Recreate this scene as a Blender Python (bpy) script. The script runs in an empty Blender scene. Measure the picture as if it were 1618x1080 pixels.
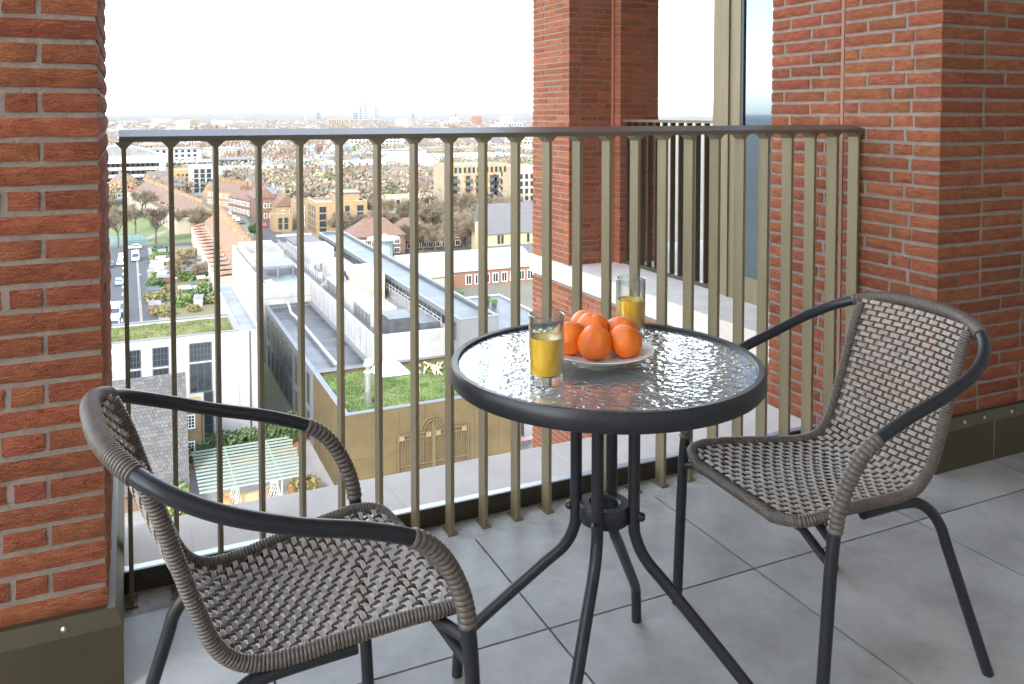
import bpy, bmesh, math, random
from mathutils import Vector, Matrix, noise
R = math.radians
rnd = random.Random(7)
sc = bpy.context.scene
col = sc.collection

# ------------------------------------------------------------------ camera, sky, sun, exposure
EH = 1.18                       # eye above the balcony floor
GZ = -40.82                     # street level
YAW, PITCH, FPX = R(24.85), R(2.2), 1313.0
cam_d = bpy.data.cameras.new('camera'); cam = bpy.data.objects.new('camera', cam_d); col.objects.link(cam)
cam.location = (0, 0, EH); cam.rotation_euler = (R(90) - PITCH, 0, -YAW)
cam_d.sensor_width = 36; cam_d.lens = 36 * FPX / 1618; cam_d.shift_y = -(540 - 230) / 1618
cam_d.clip_start = 0.05; cam_d.clip_end = 40000
sc.camera = cam
SUN_EL, SUN_DIR = R(36), Vector((-0.6, -0.8))          # veiled sun behind the building, to the left
world = bpy.data.worlds.new('World'); sc.world = world; world.use_nodes = True
wn = world.node_tree.nodes; wl = world.node_tree.links
sky = wn.new('ShaderNodeTexSky'); sky.sky_type = 'NISHITA'; sky.sun_disc = False
sky.sun_elevation = SUN_EL; sky.sun_rotation = math.atan2(SUN_DIR.x, SUN_DIR.y)
sky.air_density = 1.35; sky.dust_density = 0.9; sky.ozone_density = 1.0
wn['Background'].inputs['Strength'].default_value = 0.15
veil = wn.new('ShaderNodeHueSaturation'); veil.inputs['Saturation'].default_value = .62      # thin even veil of cloud
wl.new(sky.outputs[0], veil.inputs['Color']); wl.new(veil.outputs[0], wn['Background'].inputs['Color'])
sun_d = bpy.data.lights.new('sun', 'SUN'); sun_d.energy = 1.0; sun_d.angle = R(12); sun_d.color = (1, .95, .87)
sun = bpy.data.objects.new('sun', sun_d); col.objects.link(sun)
sv = Vector((SUN_DIR.x * math.cos(SUN_EL), SUN_DIR.y * math.cos(SUN_EL), math.sin(SUN_EL)))
sun.rotation_euler = sv.to_track_quat('Z', 'Y').to_euler(); sun.location = (0, -20, 60)
vs = sc.view_settings; vs.view_transform = 'Standard'; vs.look = 'None'; vs.exposure = 2.75; vs.gamma = 1
sc.cycles.max_bounces = 10; sc.cycles.diffuse_bounces = 5; sc.cycles.glossy_bounces = 4
sc.cycles.transmission_bounces = 10; sc.cycles.transparent_max_bounces = 12; sc.cycles.volume_bounces = 1
sc.cycles.caustics_reflective = False; sc.cycles.caustics_refractive = False
sc.cycles.sample_clamp_indirect = 6; sc.cycles.use_denoising = True

# ------------------------------------------------------------------ photo pixel -> place (direction only; distance from ground or wall)
HAZE = 0.000026
_s, _c, _sp, _cp = math.sin(YAW), math.cos(YAW), math.sin(PITCH), math.cos(PITCH)
def ray(x, y):
    u = (x - 809) / FPX; v = (230 - y) / FPX
    f = _cp + v * _sp; return (f * _s + u * _c, f * _c - u * _s, -_sp + v * _cp)
def gp(x, y, Z):
    r = ray(x, y); t = (Z - EH) / r[2]; return (r[0] * t, r[1] * t)
def g(x, y, h=0): return gp(x, y, GZ + h)
def onY(x, y, Y):
    r = ray(x, y); t = Y / r[1]; return r[0] * t, EH + r[2] * t - GZ          # X and height above street
def xat(px, Y): return onY(px, 300, Y)[0]
def hat(px, py, Y): return onY(px, py, Y)[1]

# ------------------------------------------------------------------ materials
MATS = {}
CITY = .58
def M(name, c, rough=.75, var=.12, scale=6., bump=0., bscale=None, metal=0., objrand=0., world_co=False, spec=.5, c2=None, stretch=None, dirt=None):
    if name in MATS: return MATS[name]
    if world_co:        # city colours darkened evenly, standing in for a lower exposure outdoors
        c = tuple(x * CITY for x in c); c2 = c2 and tuple(x * CITY for x in c2)
    m = bpy.data.materials.new(name); m.use_nodes = True; nt = m.node_tree; n = nt.nodes; l = nt.links
    p = n['Principled BSDF']; p.inputs['Roughness'].default_value = rough; p.inputs['Metallic'].default_value = metal
    p.inputs['Specular IOR Level'].default_value = spec
    if world_co: co = n.new('ShaderNodeNewGeometry').outputs['Position']
    else: co = n.new('ShaderNodeTexCoord').outputs['Object']
    if stretch:
        mp = n.new('ShaderNodeMapping'); mp.inputs['Scale'].default_value = stretch; l.new(co, mp.inputs['Vector']); co = mp.outputs[0]
    if objrand:
        oi = n.new('ShaderNodeObjectInfo'); ad = n.new('ShaderNodeVectorMath'); ad.operation = 'ADD'
        mu = n.new('ShaderNodeVectorMath'); mu.operation = 'SCALE'; mu.inputs['Scale'].default_value = 37.
        cx = n.new('ShaderNodeCombineXYZ'); l.new(oi.outputs['Random'], cx.inputs[0]); l.new(oi.outputs['Random'], cx.inputs[1])
        l.new(cx.outputs[0], mu.inputs[0]); l.new(mu.outputs[0], ad.inputs[0]); l.new(co, ad.inputs[1]); co = ad.outputs[0]
    nz = n.new('ShaderNodeTexNoise'); nz.inputs['Scale'].default_value = scale; nz.inputs['Detail'].default_value = 6
    nz.inputs['Roughness'].default_value = .65; l.new(co, nz.inputs['Vector'])
    cr = n.new('ShaderNodeValToRGB'); e = cr.color_ramp.elements
    e[0].position = .3; e[1].position = .7
    a = c2 if c2 else tuple(max(0, x * (1 - var)) for x in c)
    b = c if c2 else tuple(min(1, x * (1 + var)) for x in c)
    e[0].color = (*a, 1); e[1].color = (*b, 1); l.new(nz.outputs['Fac'], cr.inputs[0]); out = cr.outputs[0]
    if objrand:
        hs = n.new('ShaderNodeHueSaturation'); mr = n.new('ShaderNodeMapRange')
        mr.inputs['To Min'].default_value = 1 - objrand; mr.inputs['To Max'].default_value = 1 + objrand * .7
        wn_ = n.new('ShaderNodeTexWhiteNoise'); wn_.noise_dimensions = '1D'; l.new(oi.outputs['Random'], wn_.inputs['W'])
        mh = n.new('ShaderNodeMapRange'); mh.inputs['To Min'].default_value = .5 - objrand * .045; mh.inputs['To Max'].default_value = .5 + objrand * .025
        l.new(wn_.outputs['Value'], mh.inputs[0]); l.new(mh.outputs[0], hs.inputs['Hue'])
        l.new(oi.outputs['Random'], mr.inputs[0]); l.new(mr.outputs[0], hs.inputs['Value']); l.new(out, hs.inputs['Color']); out = hs.outputs[0]
    if dirt:            # broad stains: second, larger noise darkens patches and adds pin-point grit
        d1 = n.new('ShaderNodeTexNoise'); d1.inputs['Scale'].default_value = dirt[0]; d1.inputs['Detail'].default_value = 9; d1.inputs['Roughness'].default_value = .72; l.new(co, d1.inputs['Vector'])
        r1 = n.new('ShaderNodeMapRange'); r1.inputs['From Min'].default_value = .35; r1.inputs['From Max'].default_value = .6; r1.inputs['To Min'].default_value = dirt[1]; r1.inputs['To Max'].default_value = 1.04; l.new(d1.outputs['Fac'], r1.inputs[0])
        mm = n.new('ShaderNodeVectorMath'); mm.operation = 'SCALE'; l.new(out, mm.inputs[0]); l.new(r1.outputs[0], mm.inputs['Scale']); out = mm.outputs[0]
    l.new(out, p.inputs['Base Color'])
    if bump:
        bz = n.new('ShaderNodeTexNoise'); bz.inputs['Scale'].default_value = bscale or scale * 4; bz.inputs['Detail'].default_value = 8
        bz.inputs['Roughness'].default_value = .6; l.new(co, bz.inputs['Vector'])
        bp = n.new('ShaderNodeBump'); bp.inputs['Strength'].default_value = 1; bp.inputs['Distance'].default_value = bump
        l.new(bz.outputs['Fac'], bp.inputs['Height']); l.new(bp.outputs[0], p.inputs['Normal'])
    MATS[name] = m; return m

def brick_mat():
    m = M('brick_red', (.46, .162, .076), .92, scale=24, c2=(.31, .094, .048), objrand=.20, spec=.25, stretch=(1, 1, 2.2))
    nt = m.node_tree; n = nt.nodes; l = nt.links; p = n['Principled BSDF']
    co = [x for x in n if x.type == 'VECT_MATH' and x.operation == 'ADD'][0].outputs[0]
    # creased hand-thrown face: folds along the brick and fine sandy grain
    mp = n.new('ShaderNodeMapping'); mp.inputs['Scale'].default_value = (22, 22, 60); mp.inputs['Rotation'].default_value = (0, .35, 0); l.new(co, mp.inputs[0])
    a = n.new('ShaderNodeTexNoise'); a.inputs['Scale'].default_value = 1.6; a.inputs['Detail'].default_value = 5; a.inputs['Distortion'].default_value = 1.2; l.new(mp.outputs[0], a.inputs['Vector'])
    b = n.new('ShaderNodeTexNoise'); b.inputs['Scale'].default_value = 330; b.inputs['Detail'].default_value = 3; l.new(co, b.inputs['Vector'])
    sb = n.new('ShaderNodeMath'); sb.operation = 'SUBTRACT'; sb.inputs[1].default_value = .5; l.new(a.outputs['Fac'], sb.inputs[0])
    ab = n.new('ShaderNodeMath'); ab.operation = 'ABSOLUTE'; l.new(sb.outputs[0], ab.inputs[0])
    mi = n.new('ShaderNodeMath'); mi.operation = 'MINIMUM'; mi.inputs[1].default_value = .12; l.new(ab.outputs[0], mi.inputs[0])
    b1 = n.new('ShaderNodeBump'); b1.inputs['Distance'].default_value = .017; b1.inputs['Strength'].default_value = 1.; l.new(mi.outputs[0], b1.inputs['Height'])
    b2 = n.new('ShaderNodeBump'); b2.inputs['Distance'].default_value = .0026; l.new(b.outputs['Fac'], b2.inputs['Height']); l.new(b1.outputs[0], b2.inputs['Normal'])
    l.new(b2.outputs[0], p.inputs['Normal'])
    return m
BRICK = brick_mat()
MORTAR = M('mortar', (.255, .205, .17), .95, .15, 30, .004, 90)
def glass_mat(name, tint, rough=0., bump=0., bscale=40, refr=0., f0=1.0, power=3., rrough=0., frost=0.):
    """clear glass that lets daylight through: Fresnel mirror over a straight and a bent see-through"""
    m = bpy.data.materials.new(name); m.use_nodes = True; n = m.node_tree.nodes; l = m.node_tree.links; n.remove(n['Principled BSDF'])
    tr = n.new('ShaderNodeBsdfTransparent'); tr.inputs[0].default_value = (*tint, 1); rf = n.new('ShaderNodeBsdfRefraction'); rf.inputs['Color'].default_value = (*tint, 1); rf.inputs['IOR'].default_value = 1.2; rf.inputs['Roughness'].default_value = rrough
    gl = n.new('ShaderNodeBsdfGlossy'); gl.inputs['Roughness'].default_value = rough; fr = n.new('ShaderNodeLayerWeight'); fr.inputs['Blend'].default_value = .5; pw = n.new('ShaderNodeMath'); pw.operation = 'POWER'; pw.inputs[1].default_value = power; ma = n.new('ShaderNodeMath'); ma.operation = 'MULTIPLY_ADD'; ma.inputs[1].default_value = .94; ma.inputs[2].default_value = .045; l.new(fr.outputs['Facing'], pw.inputs[0]); l.new(pw.outputs[0], ma.inputs[0])
    m1 = n.new('ShaderNodeMixShader'); m1.inputs[0].default_value = refr; l.new(tr.outputs[0], m1.inputs[1]); l.new(rf.outputs[0], m1.inputs[2])
    if frost:
        tl = n.new('ShaderNodeBsdfDiffuse'); tl.inputs[0].default_value = (.62, .68, .66, 1); mf = n.new('ShaderNodeMixShader'); mf.inputs[0].default_value = frost; l.new(m1.outputs[0], mf.inputs[1]); l.new(tl.outputs[0], mf.inputs[2]); m1 = mf
    mul = n.new('ShaderNodeMath'); mul.operation = 'MULTIPLY'; mul.inputs[1].default_value = f0; mul.use_clamp = True; l.new(ma.outputs[0], mul.inputs[0])
    m2 = n.new('ShaderNodeMixShader'); l.new(mul.outputs[0], m2.inputs[0]); l.new(m1.outputs[0], m2.inputs[1]); l.new(gl.outputs[0], m2.inputs[2]); l.new(m2.outputs[0], n['Material Output'].inputs['Surface'])
    if bump:
        co = n.new('ShaderNodeTexCoord'); v = n.new('ShaderNodeTexVoronoi'); v.inputs['Scale'].default_value = bscale; v.feature = 'SMOOTH_F1'
        wz = n.new('ShaderNodeTexNoise'); wz.inputs['Scale'].default_value = bscale * .6; l.new(co.outputs['Object'], wz.inputs['Vector'])
        mx = n.new('ShaderNodeMix'); mx.data_type = 'VECTOR'; mx.inputs[0].default_value = .03
        l.new(co.outputs['Object'], mx.inputs[4]); l.new(wz.outputs['Color'], mx.inputs[5]); l.new(mx.outputs[1], v.inputs['Vector'])
        b = n.new('ShaderNodeBump'); b.inputs['Distance'].default_value = bump; l.new(v.outputs['Distance'], b.inputs['Height'])
        for q in (gl, rf, fr): l.new(b.outputs[0], q.inputs['Normal'])
    MATS[name] = m; return m
BRONZE = M('bronze_paint', (.205, .163, .094), .42, .08, 20, metal=.25, stretch=(1, 1, .12), dirt=(9, .8), objrand=.05)
BRONZE_DK = M('bronze_dark', (.075, .06, .042), .4, .1, 12, metal=.25)
TILE = M('porcelain_tile', (.43, .415, .385), .5, scale=5.5, c2=(.30, .29, .27), bump=.0006, bscale=300, objrand=.06, dirt=(2.3, .72))
STONE = M('pale_stone', (.64, .575, .50), .85, .10, 5, .0015, 120)
FLASH = M('lead_flashing', (.33, .35, .39), .4, .08, 8, metal=.4)
TUBE = M('charcoal_paint', (.018, .018, .021), .36, .1, 30, spec=.4)
WICK_L = M('wicker_light', (.42, .36, .295), .33, .22, 60)
WICK_D = M('wicker_dark', (.065, .046, .036), .36, .25, 60)
WRAP = M('wicker_wrap', (.115, .092, .075), .4, .25, 80)
WHITE = M('white_render', (.55, .545, .53), .85, .05, .15, world_co=True, dirt=(.3, .86))
CREAMW = M('cream_render', (.50, .44, .35), .85, .06, .2, world_co=True)
YBRICK = M('yellow_stock_brick', (.36, .27, .165), .9, .22, .8, world_co=True)
OBRICK = M('ochre_brick', (.37, .25, .12), .9, .16, .8, world_co=True)
BBRICK = M('brown_brick', (.22, .125, .085), .9, .2, .8, world_co=True)
RBRICK = M('red_brick_far', (.33, .13, .08), .9, .2, .8, world_co=True)
SLATE = M('grey_slate', (.15, .145, .15), .75, .25, 1.2, world_co=True, stretch=(1, 1, 6))
TILER = M('brown_roof_tile', (.20, .12, .085), .85, .22, 1.1, world_co=True)
TILEO = M('orange_roof_tile', (.36, .16, .09), .85, .2, 1.1, world_co=True)
FELT = M('dark_roof_felt', (.10, .107, .12), .45, .3, .35, world_co=True, dirt=(.25, .45))
GREYR = M('grey_roof_sheet', (.28, .285, .29), .6, .1, .3, world_co=True, dirt=(.35, .6))
WROOF = M('white_roof_sheet', (.44, .43, .41), .6, .08, .25, world_co=True)
METALG = M('grey_metal', (.24, .25, .265), .55, .06, .5, metal=.3, world_co=True)
WMETAL = M('white_metal', (.46, .46, .455), .6, .06, .25, world_co=True, dirt=(.5, .8))
GOLDC = M('bronze_cladding', (.15, .108, .05), .6, .1, .12, spec=.25, dirt=(.6, .8), world_co=True)
WIN = M('window_glass', (.035, .045, .055), .08, .3, .3, world_co=True, spec=.8)
FRAME_D = M('dark_frame', (.05, .055, .06), .5, .1, 2)
FRAME_W = M('white_frame', (.75, .75, .73), .5, .03, 2)
SEDUM = M('sedum', (.20, .22, .06), .95, scale=.9, c2=(.30, .27, .09), bump=.06, bscale=6, world_co=True)
SEDUM_G = M('fresh_sedum', (.13, .26, .045), .95, scale=1.1, c2=(.22, .27, .08), bump=.12, bscale=5, world_co=True)
GRASS = M('grass', (.13, .21, .05), .95, scale=.12, c2=(.20, .22, .08), bump=.05, bscale=3, world_co=True)
ASPH = M('asphalt', (.075, .077, .085), .85, .18, .4, world_co=True)
PAVE = M('pavement', (.30, .28, .25), .9, .15, .5, world_co=True)
GROUND = M('city_ground', (.17, .145, .11), .95, scale=.03, c2=(.22, .21, .15), world_co=True)
BARK = M('bark', (.09, .065, .045), .95, .3, 2.)
TWIG = M('twigs', (.135, .105, .07), .95, .3, .7)
TWIG2 = M('pale_twigs', (.21, .17, .105), .95, .3, .7)
LEAF = M('evergreen_leaf', (.05, .085, .025), .8, .45, 1.5)
LEAF2 = M('shrub_leaf', (.11, .16, .04), .8, .4, 1.5)

# ------------------------------------------------------------------ mesh helper
class MB:
    def __init__(s): s.v = []; s.f = []; s.m = []
    def add(s, vs, fs, mi=0):
        o = len(s.v); s.v += [tuple(p) for p in vs]; s.f += [tuple(i + o for i in f) for f in fs]; s.m += [mi] * len(fs); return s
    def box(s, x0, x1, y0, y1, z0, z1, mi=0):
        v = [(x, y, z) for z in (z0, z1) for y in (y0, y1) for x in (x0, x1)]
        return s.add(v, [(0, 2, 3, 1), (4, 5, 7, 6), (0, 1, 5, 4), (2, 6, 7, 3), (0, 4, 6, 2), (1, 3, 7, 5)], mi)
    def bar(s, a, b, w, h=None, mi=0):       # square bar between two points
        h = h or w; a = Vector(a); b = Vector(b); d = (b - a).normalized()
        up = Vector((0, 0, 1)) if abs(d.z) < .95 else Vector((1, 0, 0))
        sx = d.cross(up).normalized() * w / 2; uz = sx.cross(d).normalized() * h / 2
        v = [p + i * sx + j * uz for p in (a, b) for i, j in ((-1, -1), (1, -1), (1, 1), (-1, 1))]
        return s.add(v, [(0, 1, 2, 3), (7, 6, 5, 4), (0, 4, 5, 1), (1, 5, 6, 2), (2, 6, 7, 3), (3, 7, 4, 0)], mi)
    def poly(s, pts, z0, z1, mi=0):          # prism from plan outline (counter-clockwise)
        n = len(pts); v = [(x, y, z0) for x, y in pts] + [(x, y, z1) for x, y in pts]
        return s.add(v, [tuple(range(n))[::-1], tuple(range(n, 2 * n))] + [(i, (i + 1) % n, (i + 1) % n + n, i + n) for i in range(n)], mi)
    def lathe(s, prof, seg=32, cx=0, cy=0, mi=0):
        n = len(prof); v = []
        for k in range(seg):
            a = 2 * math.pi * k / seg
            v += [(cx + r * math.cos(a), cy + r * math.sin(a), z) for r, z in prof]
        f = [(k * n + i, (k + 1) % seg * n + i, (k + 1) % seg * n + i + 1, k * n + i + 1) for k in range(seg) for i in range(n - 1)]
        return s.add(v, f, mi)
    def tube(s, path, rad, seg=12, mi=0, cap=True, closed=False):
        P = [Vector(p) for p in path]; n = len(P); rr = rad if hasattr(rad, '__len__') else [rad] * n
        v = []; nrm = None
        for i, p in enumerate(P):
            t = (P[(i + 1) % n] - P[i - 1]) if closed else (P[min(i + 1, n - 1)] - P[max(i - 1, 0)])
            t.normalize()
            if nrm is None: nrm = t.orthogonal().normalized()
            nrm = (nrm - t * nrm.dot(t)).normalized(); bn = t.cross(nrm)
            for k in range(seg):
                a = 2 * math.pi * k / seg; v.append(p + (nrm * math.cos(a) + bn * math.sin(a)) * rr[i])
        f = [(i * seg + k, i * seg + (k + 1) % seg, ((i + 1) % n) * seg + (k + 1) % seg, ((i + 1) % n) * seg + k) for i in range(n if closed else n - 1) for k in range(seg)]
        if cap and not closed: f += [tuple(range(seg))[::-1], tuple(range((n - 1) * seg, n * seg))]
        return s.add(v, f, mi)
    def mesh(s, name, mats, smooth=False):
        me = bpy.data.meshes.new(name); me.from_pydata(s.v, [], s.f)
        for m in (mats if isinstance(mats, (list, tuple)) else [mats]): me.materials.append(m)
        me.polygons.foreach_set('material_index', s.m)
        if smooth:
            me.polygons.foreach_set('use_smooth', [True] * len(s.f))
            try: me.set_sharp_from_angle(angle=R(40))
            except Exception: pass
        me.update(); return me
    def build(s, name, mats, parent=None, smooth=False, loc=None, rot=None):
        return ob(name, s.mesh(name, mats, smooth), parent, loc, rot)
def ob(name, me, parent=None, loc=None, rot=None):
    o = bpy.data.objects.new(name, me); col.objects.link(o); o.parent = parent
    if loc: o.location = loc
    if rot: o.rotation_euler = rot if hasattr(rot, '__len__') else (0, 0, rot)
    return o
def thing(name, label, cat, loc=(0, 0, 0), rz=0, group=None):
    o = ob(name, None, None, loc, rz); return tag(o, label, cat, group)
def tag(o, label, cat, group=None):
    o['label'] = label; o['category'] = cat
    if group: o['group'] = group
    return o
def struct(o): o['kind'] = 'structure'; return o
def stuff(o): o['kind'] = 'stuff'; return o
def copy_tree(o, parent=None):
    c = o.copy(); col.objects.link(c); c.parent = parent
    for ch in o.children: copy_tree(ch, c)
    return c
def smoothpath(pts, n=8):
    P = [Vector(p) for p in pts]; out = []
    for i in range(len(P) - 1):
        p0, p1, p2, p3 = P[max(i - 1, 0)], P[i], P[i + 1], P[min(i + 2, len(P) - 1)]
        for k in range(n):
            t = k / n; out.append(.5 * ((2 * p1) + (p2 - p0) * t + (2 * p0 - 5 * p1 + 4 * p2 - p3) * t * t + (3 * p1 - p0 - 3 * p2 + p3) * t ** 3))
    out.append(P[-1]); return out
def subpath(path, a, b, step):
    L = [0]; 
    for i in range(1, len(path)): L.append(L[-1] + (path[i] - path[i - 1]).length)
    def at(d):
        for i in range(1, len(path)):
            if L[i] >= d: t = (d - L[i - 1]) / max(1e-9, L[i] - L[i - 1]); return path[i - 1].lerp(path[i], t)
        return path[-1]
    a = max(a, 0); b = min(b, L[-1]); n = max(2, int((b - a) / step)); return [at(a + (b - a) * k / n) for k in range(n + 1)], L[-1]
def wrapped(mb, path, r, pitch=.005, seg=12, mi=0):     # cane wound round a tube: a ridge for each turn
    p, L = subpath(path, 0, 1e9, pitch / 6)
    rr = [r * (.9 + .2 * abs(math.sin(math.pi * k / 6)) ** .6) for k in range(len(p))]
    mb.tube(p, rr, seg, mi)

# ------------------------------------------------------------------ bricks
BH, BJ, BD, BJV = .0405, .0078, .1, .0090
CO = BH + BJ
_bk = {}
def brick_mesh(L, small=False):
    L = round(L, 3); key = (L, rnd.randrange(2 if small else 4), small)
    if key in _bk: return _bk[key]
    L = max(.02, L); nx, ny, nz = (max(2, int(L / .02)), 2, 3) if not small else (2, 1, 1)
    mb = MB(); seed = Vector((rnd.random() * 50, rnd.random() * 50, rnd.random() * 50)); idx = {}
    def vert(i, j, k):
        if (i, j, k) in idx: return idx[(i, j, k)]
        p = Vector((L * i / nx, BD * j / ny, BH * k / nz))
        e = (i in (0, nx)) + (j == 0) + (k in (0, nz))
        q = p.copy()
        if e >= 2:      # worn arrises
            q += Vector(((.0022 if i == 0 else -.0022 if i == nx else 0), (.003 if j == 0 else 0), (.002 if k == 0 else -.002 if k == nz else 0)))
        a = .0009 if small else .0017
        d = noise.noise_vector(p * 28 + seed) * a + noise.noise_vector(p * 90 + seed) * a * .6
        if j == 0: d.y *= 1.6
        q += d; idx[(i, j, k)] = len(mb.v); mb.v.append(tuple(q)); return idx[(i, j, k)]
    def quad(*c): mb.f.append(tuple(vert(*q) for q in c)); mb.m.append(0)
    for i in range(nx):
        for k in range(nz):
            quad((i, 0, k), (i + 1, 0, k), (i + 1, 0, k + 1), (i, 0, k + 1))
        for j in range(ny):
            quad((i, j, 0), (i, j + 1, 0), (i + 1, j + 1, 0), (i + 1, j, 0)); quad((i, j, nz), (i + 1, j, nz), (i + 1, j + 1, nz), (i, j + 1, nz))
    for j in range(ny):
        for k in range(nz):
            quad((0, j, k), (0, j, k + 1), (0, j + 1, k + 1), (0, j + 1, k)); quad((nx, j, k), (nx, j + 1, k), (nx, j + 1, k + 1), (nx, j, k + 1))
    me = mb.mesh('brick', BRICK, True); _bk[key] = me; return me
def lay(parent, corner, ang, length, z0, z1, own, zsplit=1e9, small=False, own_end=None, zlo=-1e9):
    """brick one wall face; corner = start point, ang = direction of its length; own(course) -> does this face own the start corner"""
    dx, dy = math.cos(ang), math.sin(ang); n = int((z1 - z0) / CO); joined = []
    for c in range(n):
        z = z0 + c * CO; x = 0. if own(c) else BD + BJ; end = length if (own_end is None or own_end(c)) else length - BD - BJ
        seq = [[.21], [.066, .21], [.21], [.1, .155, .21]][c % 4] if own(c) else [[.155], [.1, .21], [.1, .1], [.21]][c % 4]
        i = 0
        while x < end - .015:
            L = seq[i] if i < len(seq) else (.21 if (i * 7 + c * 3) % 3 else .1)
            if end - x - L < .05: L = end - x
            L -= 0 if x + L >= end - 1e-6 else 0
            me = brick_mesh(L, small); p = (corner[0] + dx * x, corner[1] + dy * x, z + rnd.uniform(-.0012, .0012))
            r = ang + rnd.uniform(-.006, .006)
            if zlo <= z < zsplit: ob('brick', me, parent, p, r)
            else: joined.append((me, p, r))
            x += L + BJV; i += 1
    return joined
def join_bricks(joined, parent, name='brick_courses'):
    if not joined: return
    mb = MB()
    for me, p, r in joined:
        T = Matrix.Translation(p) @ Matrix.Rotation(r, 4, 'Z')
        mb.add([T @ v.co for v in me.vertices], [tuple(f.vertices) for f in me.polygons])
    stuff(mb.build(name, BRICK, parent))

# ================================================================== BALCONY
CEIL = 5.4                      # unseen ceiling, raised to let more sky light onto the balcony
PY0, PY1 = 1.87, 2.66           # pier depth
LX, RX = -.05, 2.405             # loggia opening
# floor: dark bed, porcelain tiles on it
fl = struct(MB().box(-1.6, 4.6, -1.4, 2.11, -.16, -.012).build('balcony_floor', M('tile_bed', (.05, .05, .05), .9)))
xs = [-1.54 + .6 * k for k in range(11)]; ys = [1.655 - .6 * k for k in range(6)]
jt = .003
for i, x0 in enumerate(xs[:-1]):
    for y0, y1 in [(1.655, 2.11)] + [(ys[k + 1], ys[k]) for k in range(5)]:
        mb = MB(); mb.box(x0 + jt, x0 + .6 - jt, y0 + jt, y1 - jt, -.0115, rnd.uniform(-.0006, .0004))
        ob('tile', mb.mesh('tile', TILE), fl)
# gravelly strip, dark upstand, flashing and stone ledge outside the tiles
struct(MB().box(LX - .4, RX, 2.1105, 2.262, -.15, -.021).build('floor_edge_strip', M('edge_grout', (.42, .42, .39), .95, .25, 40, .003, 150)))
ledge = struct(MB().box(LX - .02, RX, 2.40, 2.66, -.19, -.034).build('stone_ledge', STONE))
struct(MB().add([(LX - .02, 2.264, -.15), (RX, 2.264, -.15), (RX, 2.264, -.008), (LX - .02, 2.264, -.008), (LX - .02, 2.40, -.15), (RX, 2.40, -.15), (RX, 2.40, -.024), (LX - .02, 2.40, -.024)],
    [(0, 1, 2, 3), (3, 2, 6, 7), (7, 6, 5, 4), (0, 3, 7, 4), (1, 5, 6, 2), (0, 4, 5, 1)]).build('ledge_flashing', FLASH))
for k in range(4):
    x = .15 + k * .61; ledge_j = MB().box(x, x + .6, 2.405, 2.664, -.034, -.0315)
    ob('coping_stone', ledge_j.mesh('coping_stone', STONE), ledge)

# railing
rail = thing('railing', 'bronze metal balcony railing with flat vertical bars between the brick piers', 'railing', (0, 2.18, 0))
Ztop = 1.125
mb = MB(); a, b = -.018, RX - .002
mb.add([(a, -.004, Ztop - .012), (a, -.004, Ztop + .001), (a, .05, Ztop + .016), (a, .05, Ztop - .012), (b, -.004, Ztop - .012), (b, -.004, Ztop + .001), (b, .05, Ztop + .016), (b, .05, Ztop - .012)],
       [(0, 1, 2, 3), (7, 6, 5, 4), (0, 4, 5, 1), (1, 5, 6, 2), (2, 6, 7, 3), (3, 7, 4, 0)])
mb.build('handrail', M('bronze_rail', (.13, .105, .08), .36, .06, 20, metal=.3), rail)
bb = MB(); bb.box(-.0052, .0052, 0, .046, -.021, Ztop - .0122)
for sx in (-1, 1):
    t = .016
    bb.add([(sx * .0052, .001, Ztop - .0122), (sx * (.0052 + t), .001, Ztop - .0122), (sx * .0052, .001, Ztop - .0122 - t), (sx * .0052, .045, Ztop - .0122), (sx * (.0052 + t), .045, Ztop - .0122), (sx * .0052, .045, Ztop - .0122 - t)],
           [(0, 1, 2) if sx < 0 else (0, 2, 1), (3, 5, 4) if sx < 0 else (3, 4, 5), (1, 4, 5, 2), (0, 3, 4, 1)])
bb.box(-.014, .014, -.004, .052, -.0212, -.0155)
bme = bb.mesh('baluster', BRONZE)
NB = 24
for k in range(NB):
    ob('baluster', bme, rail, (-.008 + k * (RX - .022 + .008) / (NB - 1), 0, 0))
MB().box(-.03, RX - .003, .071, .079, -.021, .035).build('base_plate', BRONZE_DK, rail)

# brick piers
def pier_skirt(parent, pts):
    mb = MB(); mb.poly(pts, .001, .15); mb.build('skirting', BRONZE_DK, parent)
lp = thing('brick_pier', 'red brick pier beside the wicker chair whose back almost touches it', 'pier', (LX, PY0, 0))
def world_children(root):       # parts laid in world coordinates under a root that stands elsewhere
    inv = Matrix.Translation(-Vector(root.location))
    for ch in root.children: ch.matrix_parent_inverse = inv
ev = lambda c: c % 2 == 0
od = lambda c: c % 2 == 1
LW = .46
MB().box(LX - LW, LX - .0055, PY0 + .0055, PY1 - .0055, 0, CEIL).build('mortar_core', MORTAR, lp)
j = lay(lp, (LX, PY0), R(90), PY1 - PY0, .168, CEIL - .02, od, 1.72)
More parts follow.
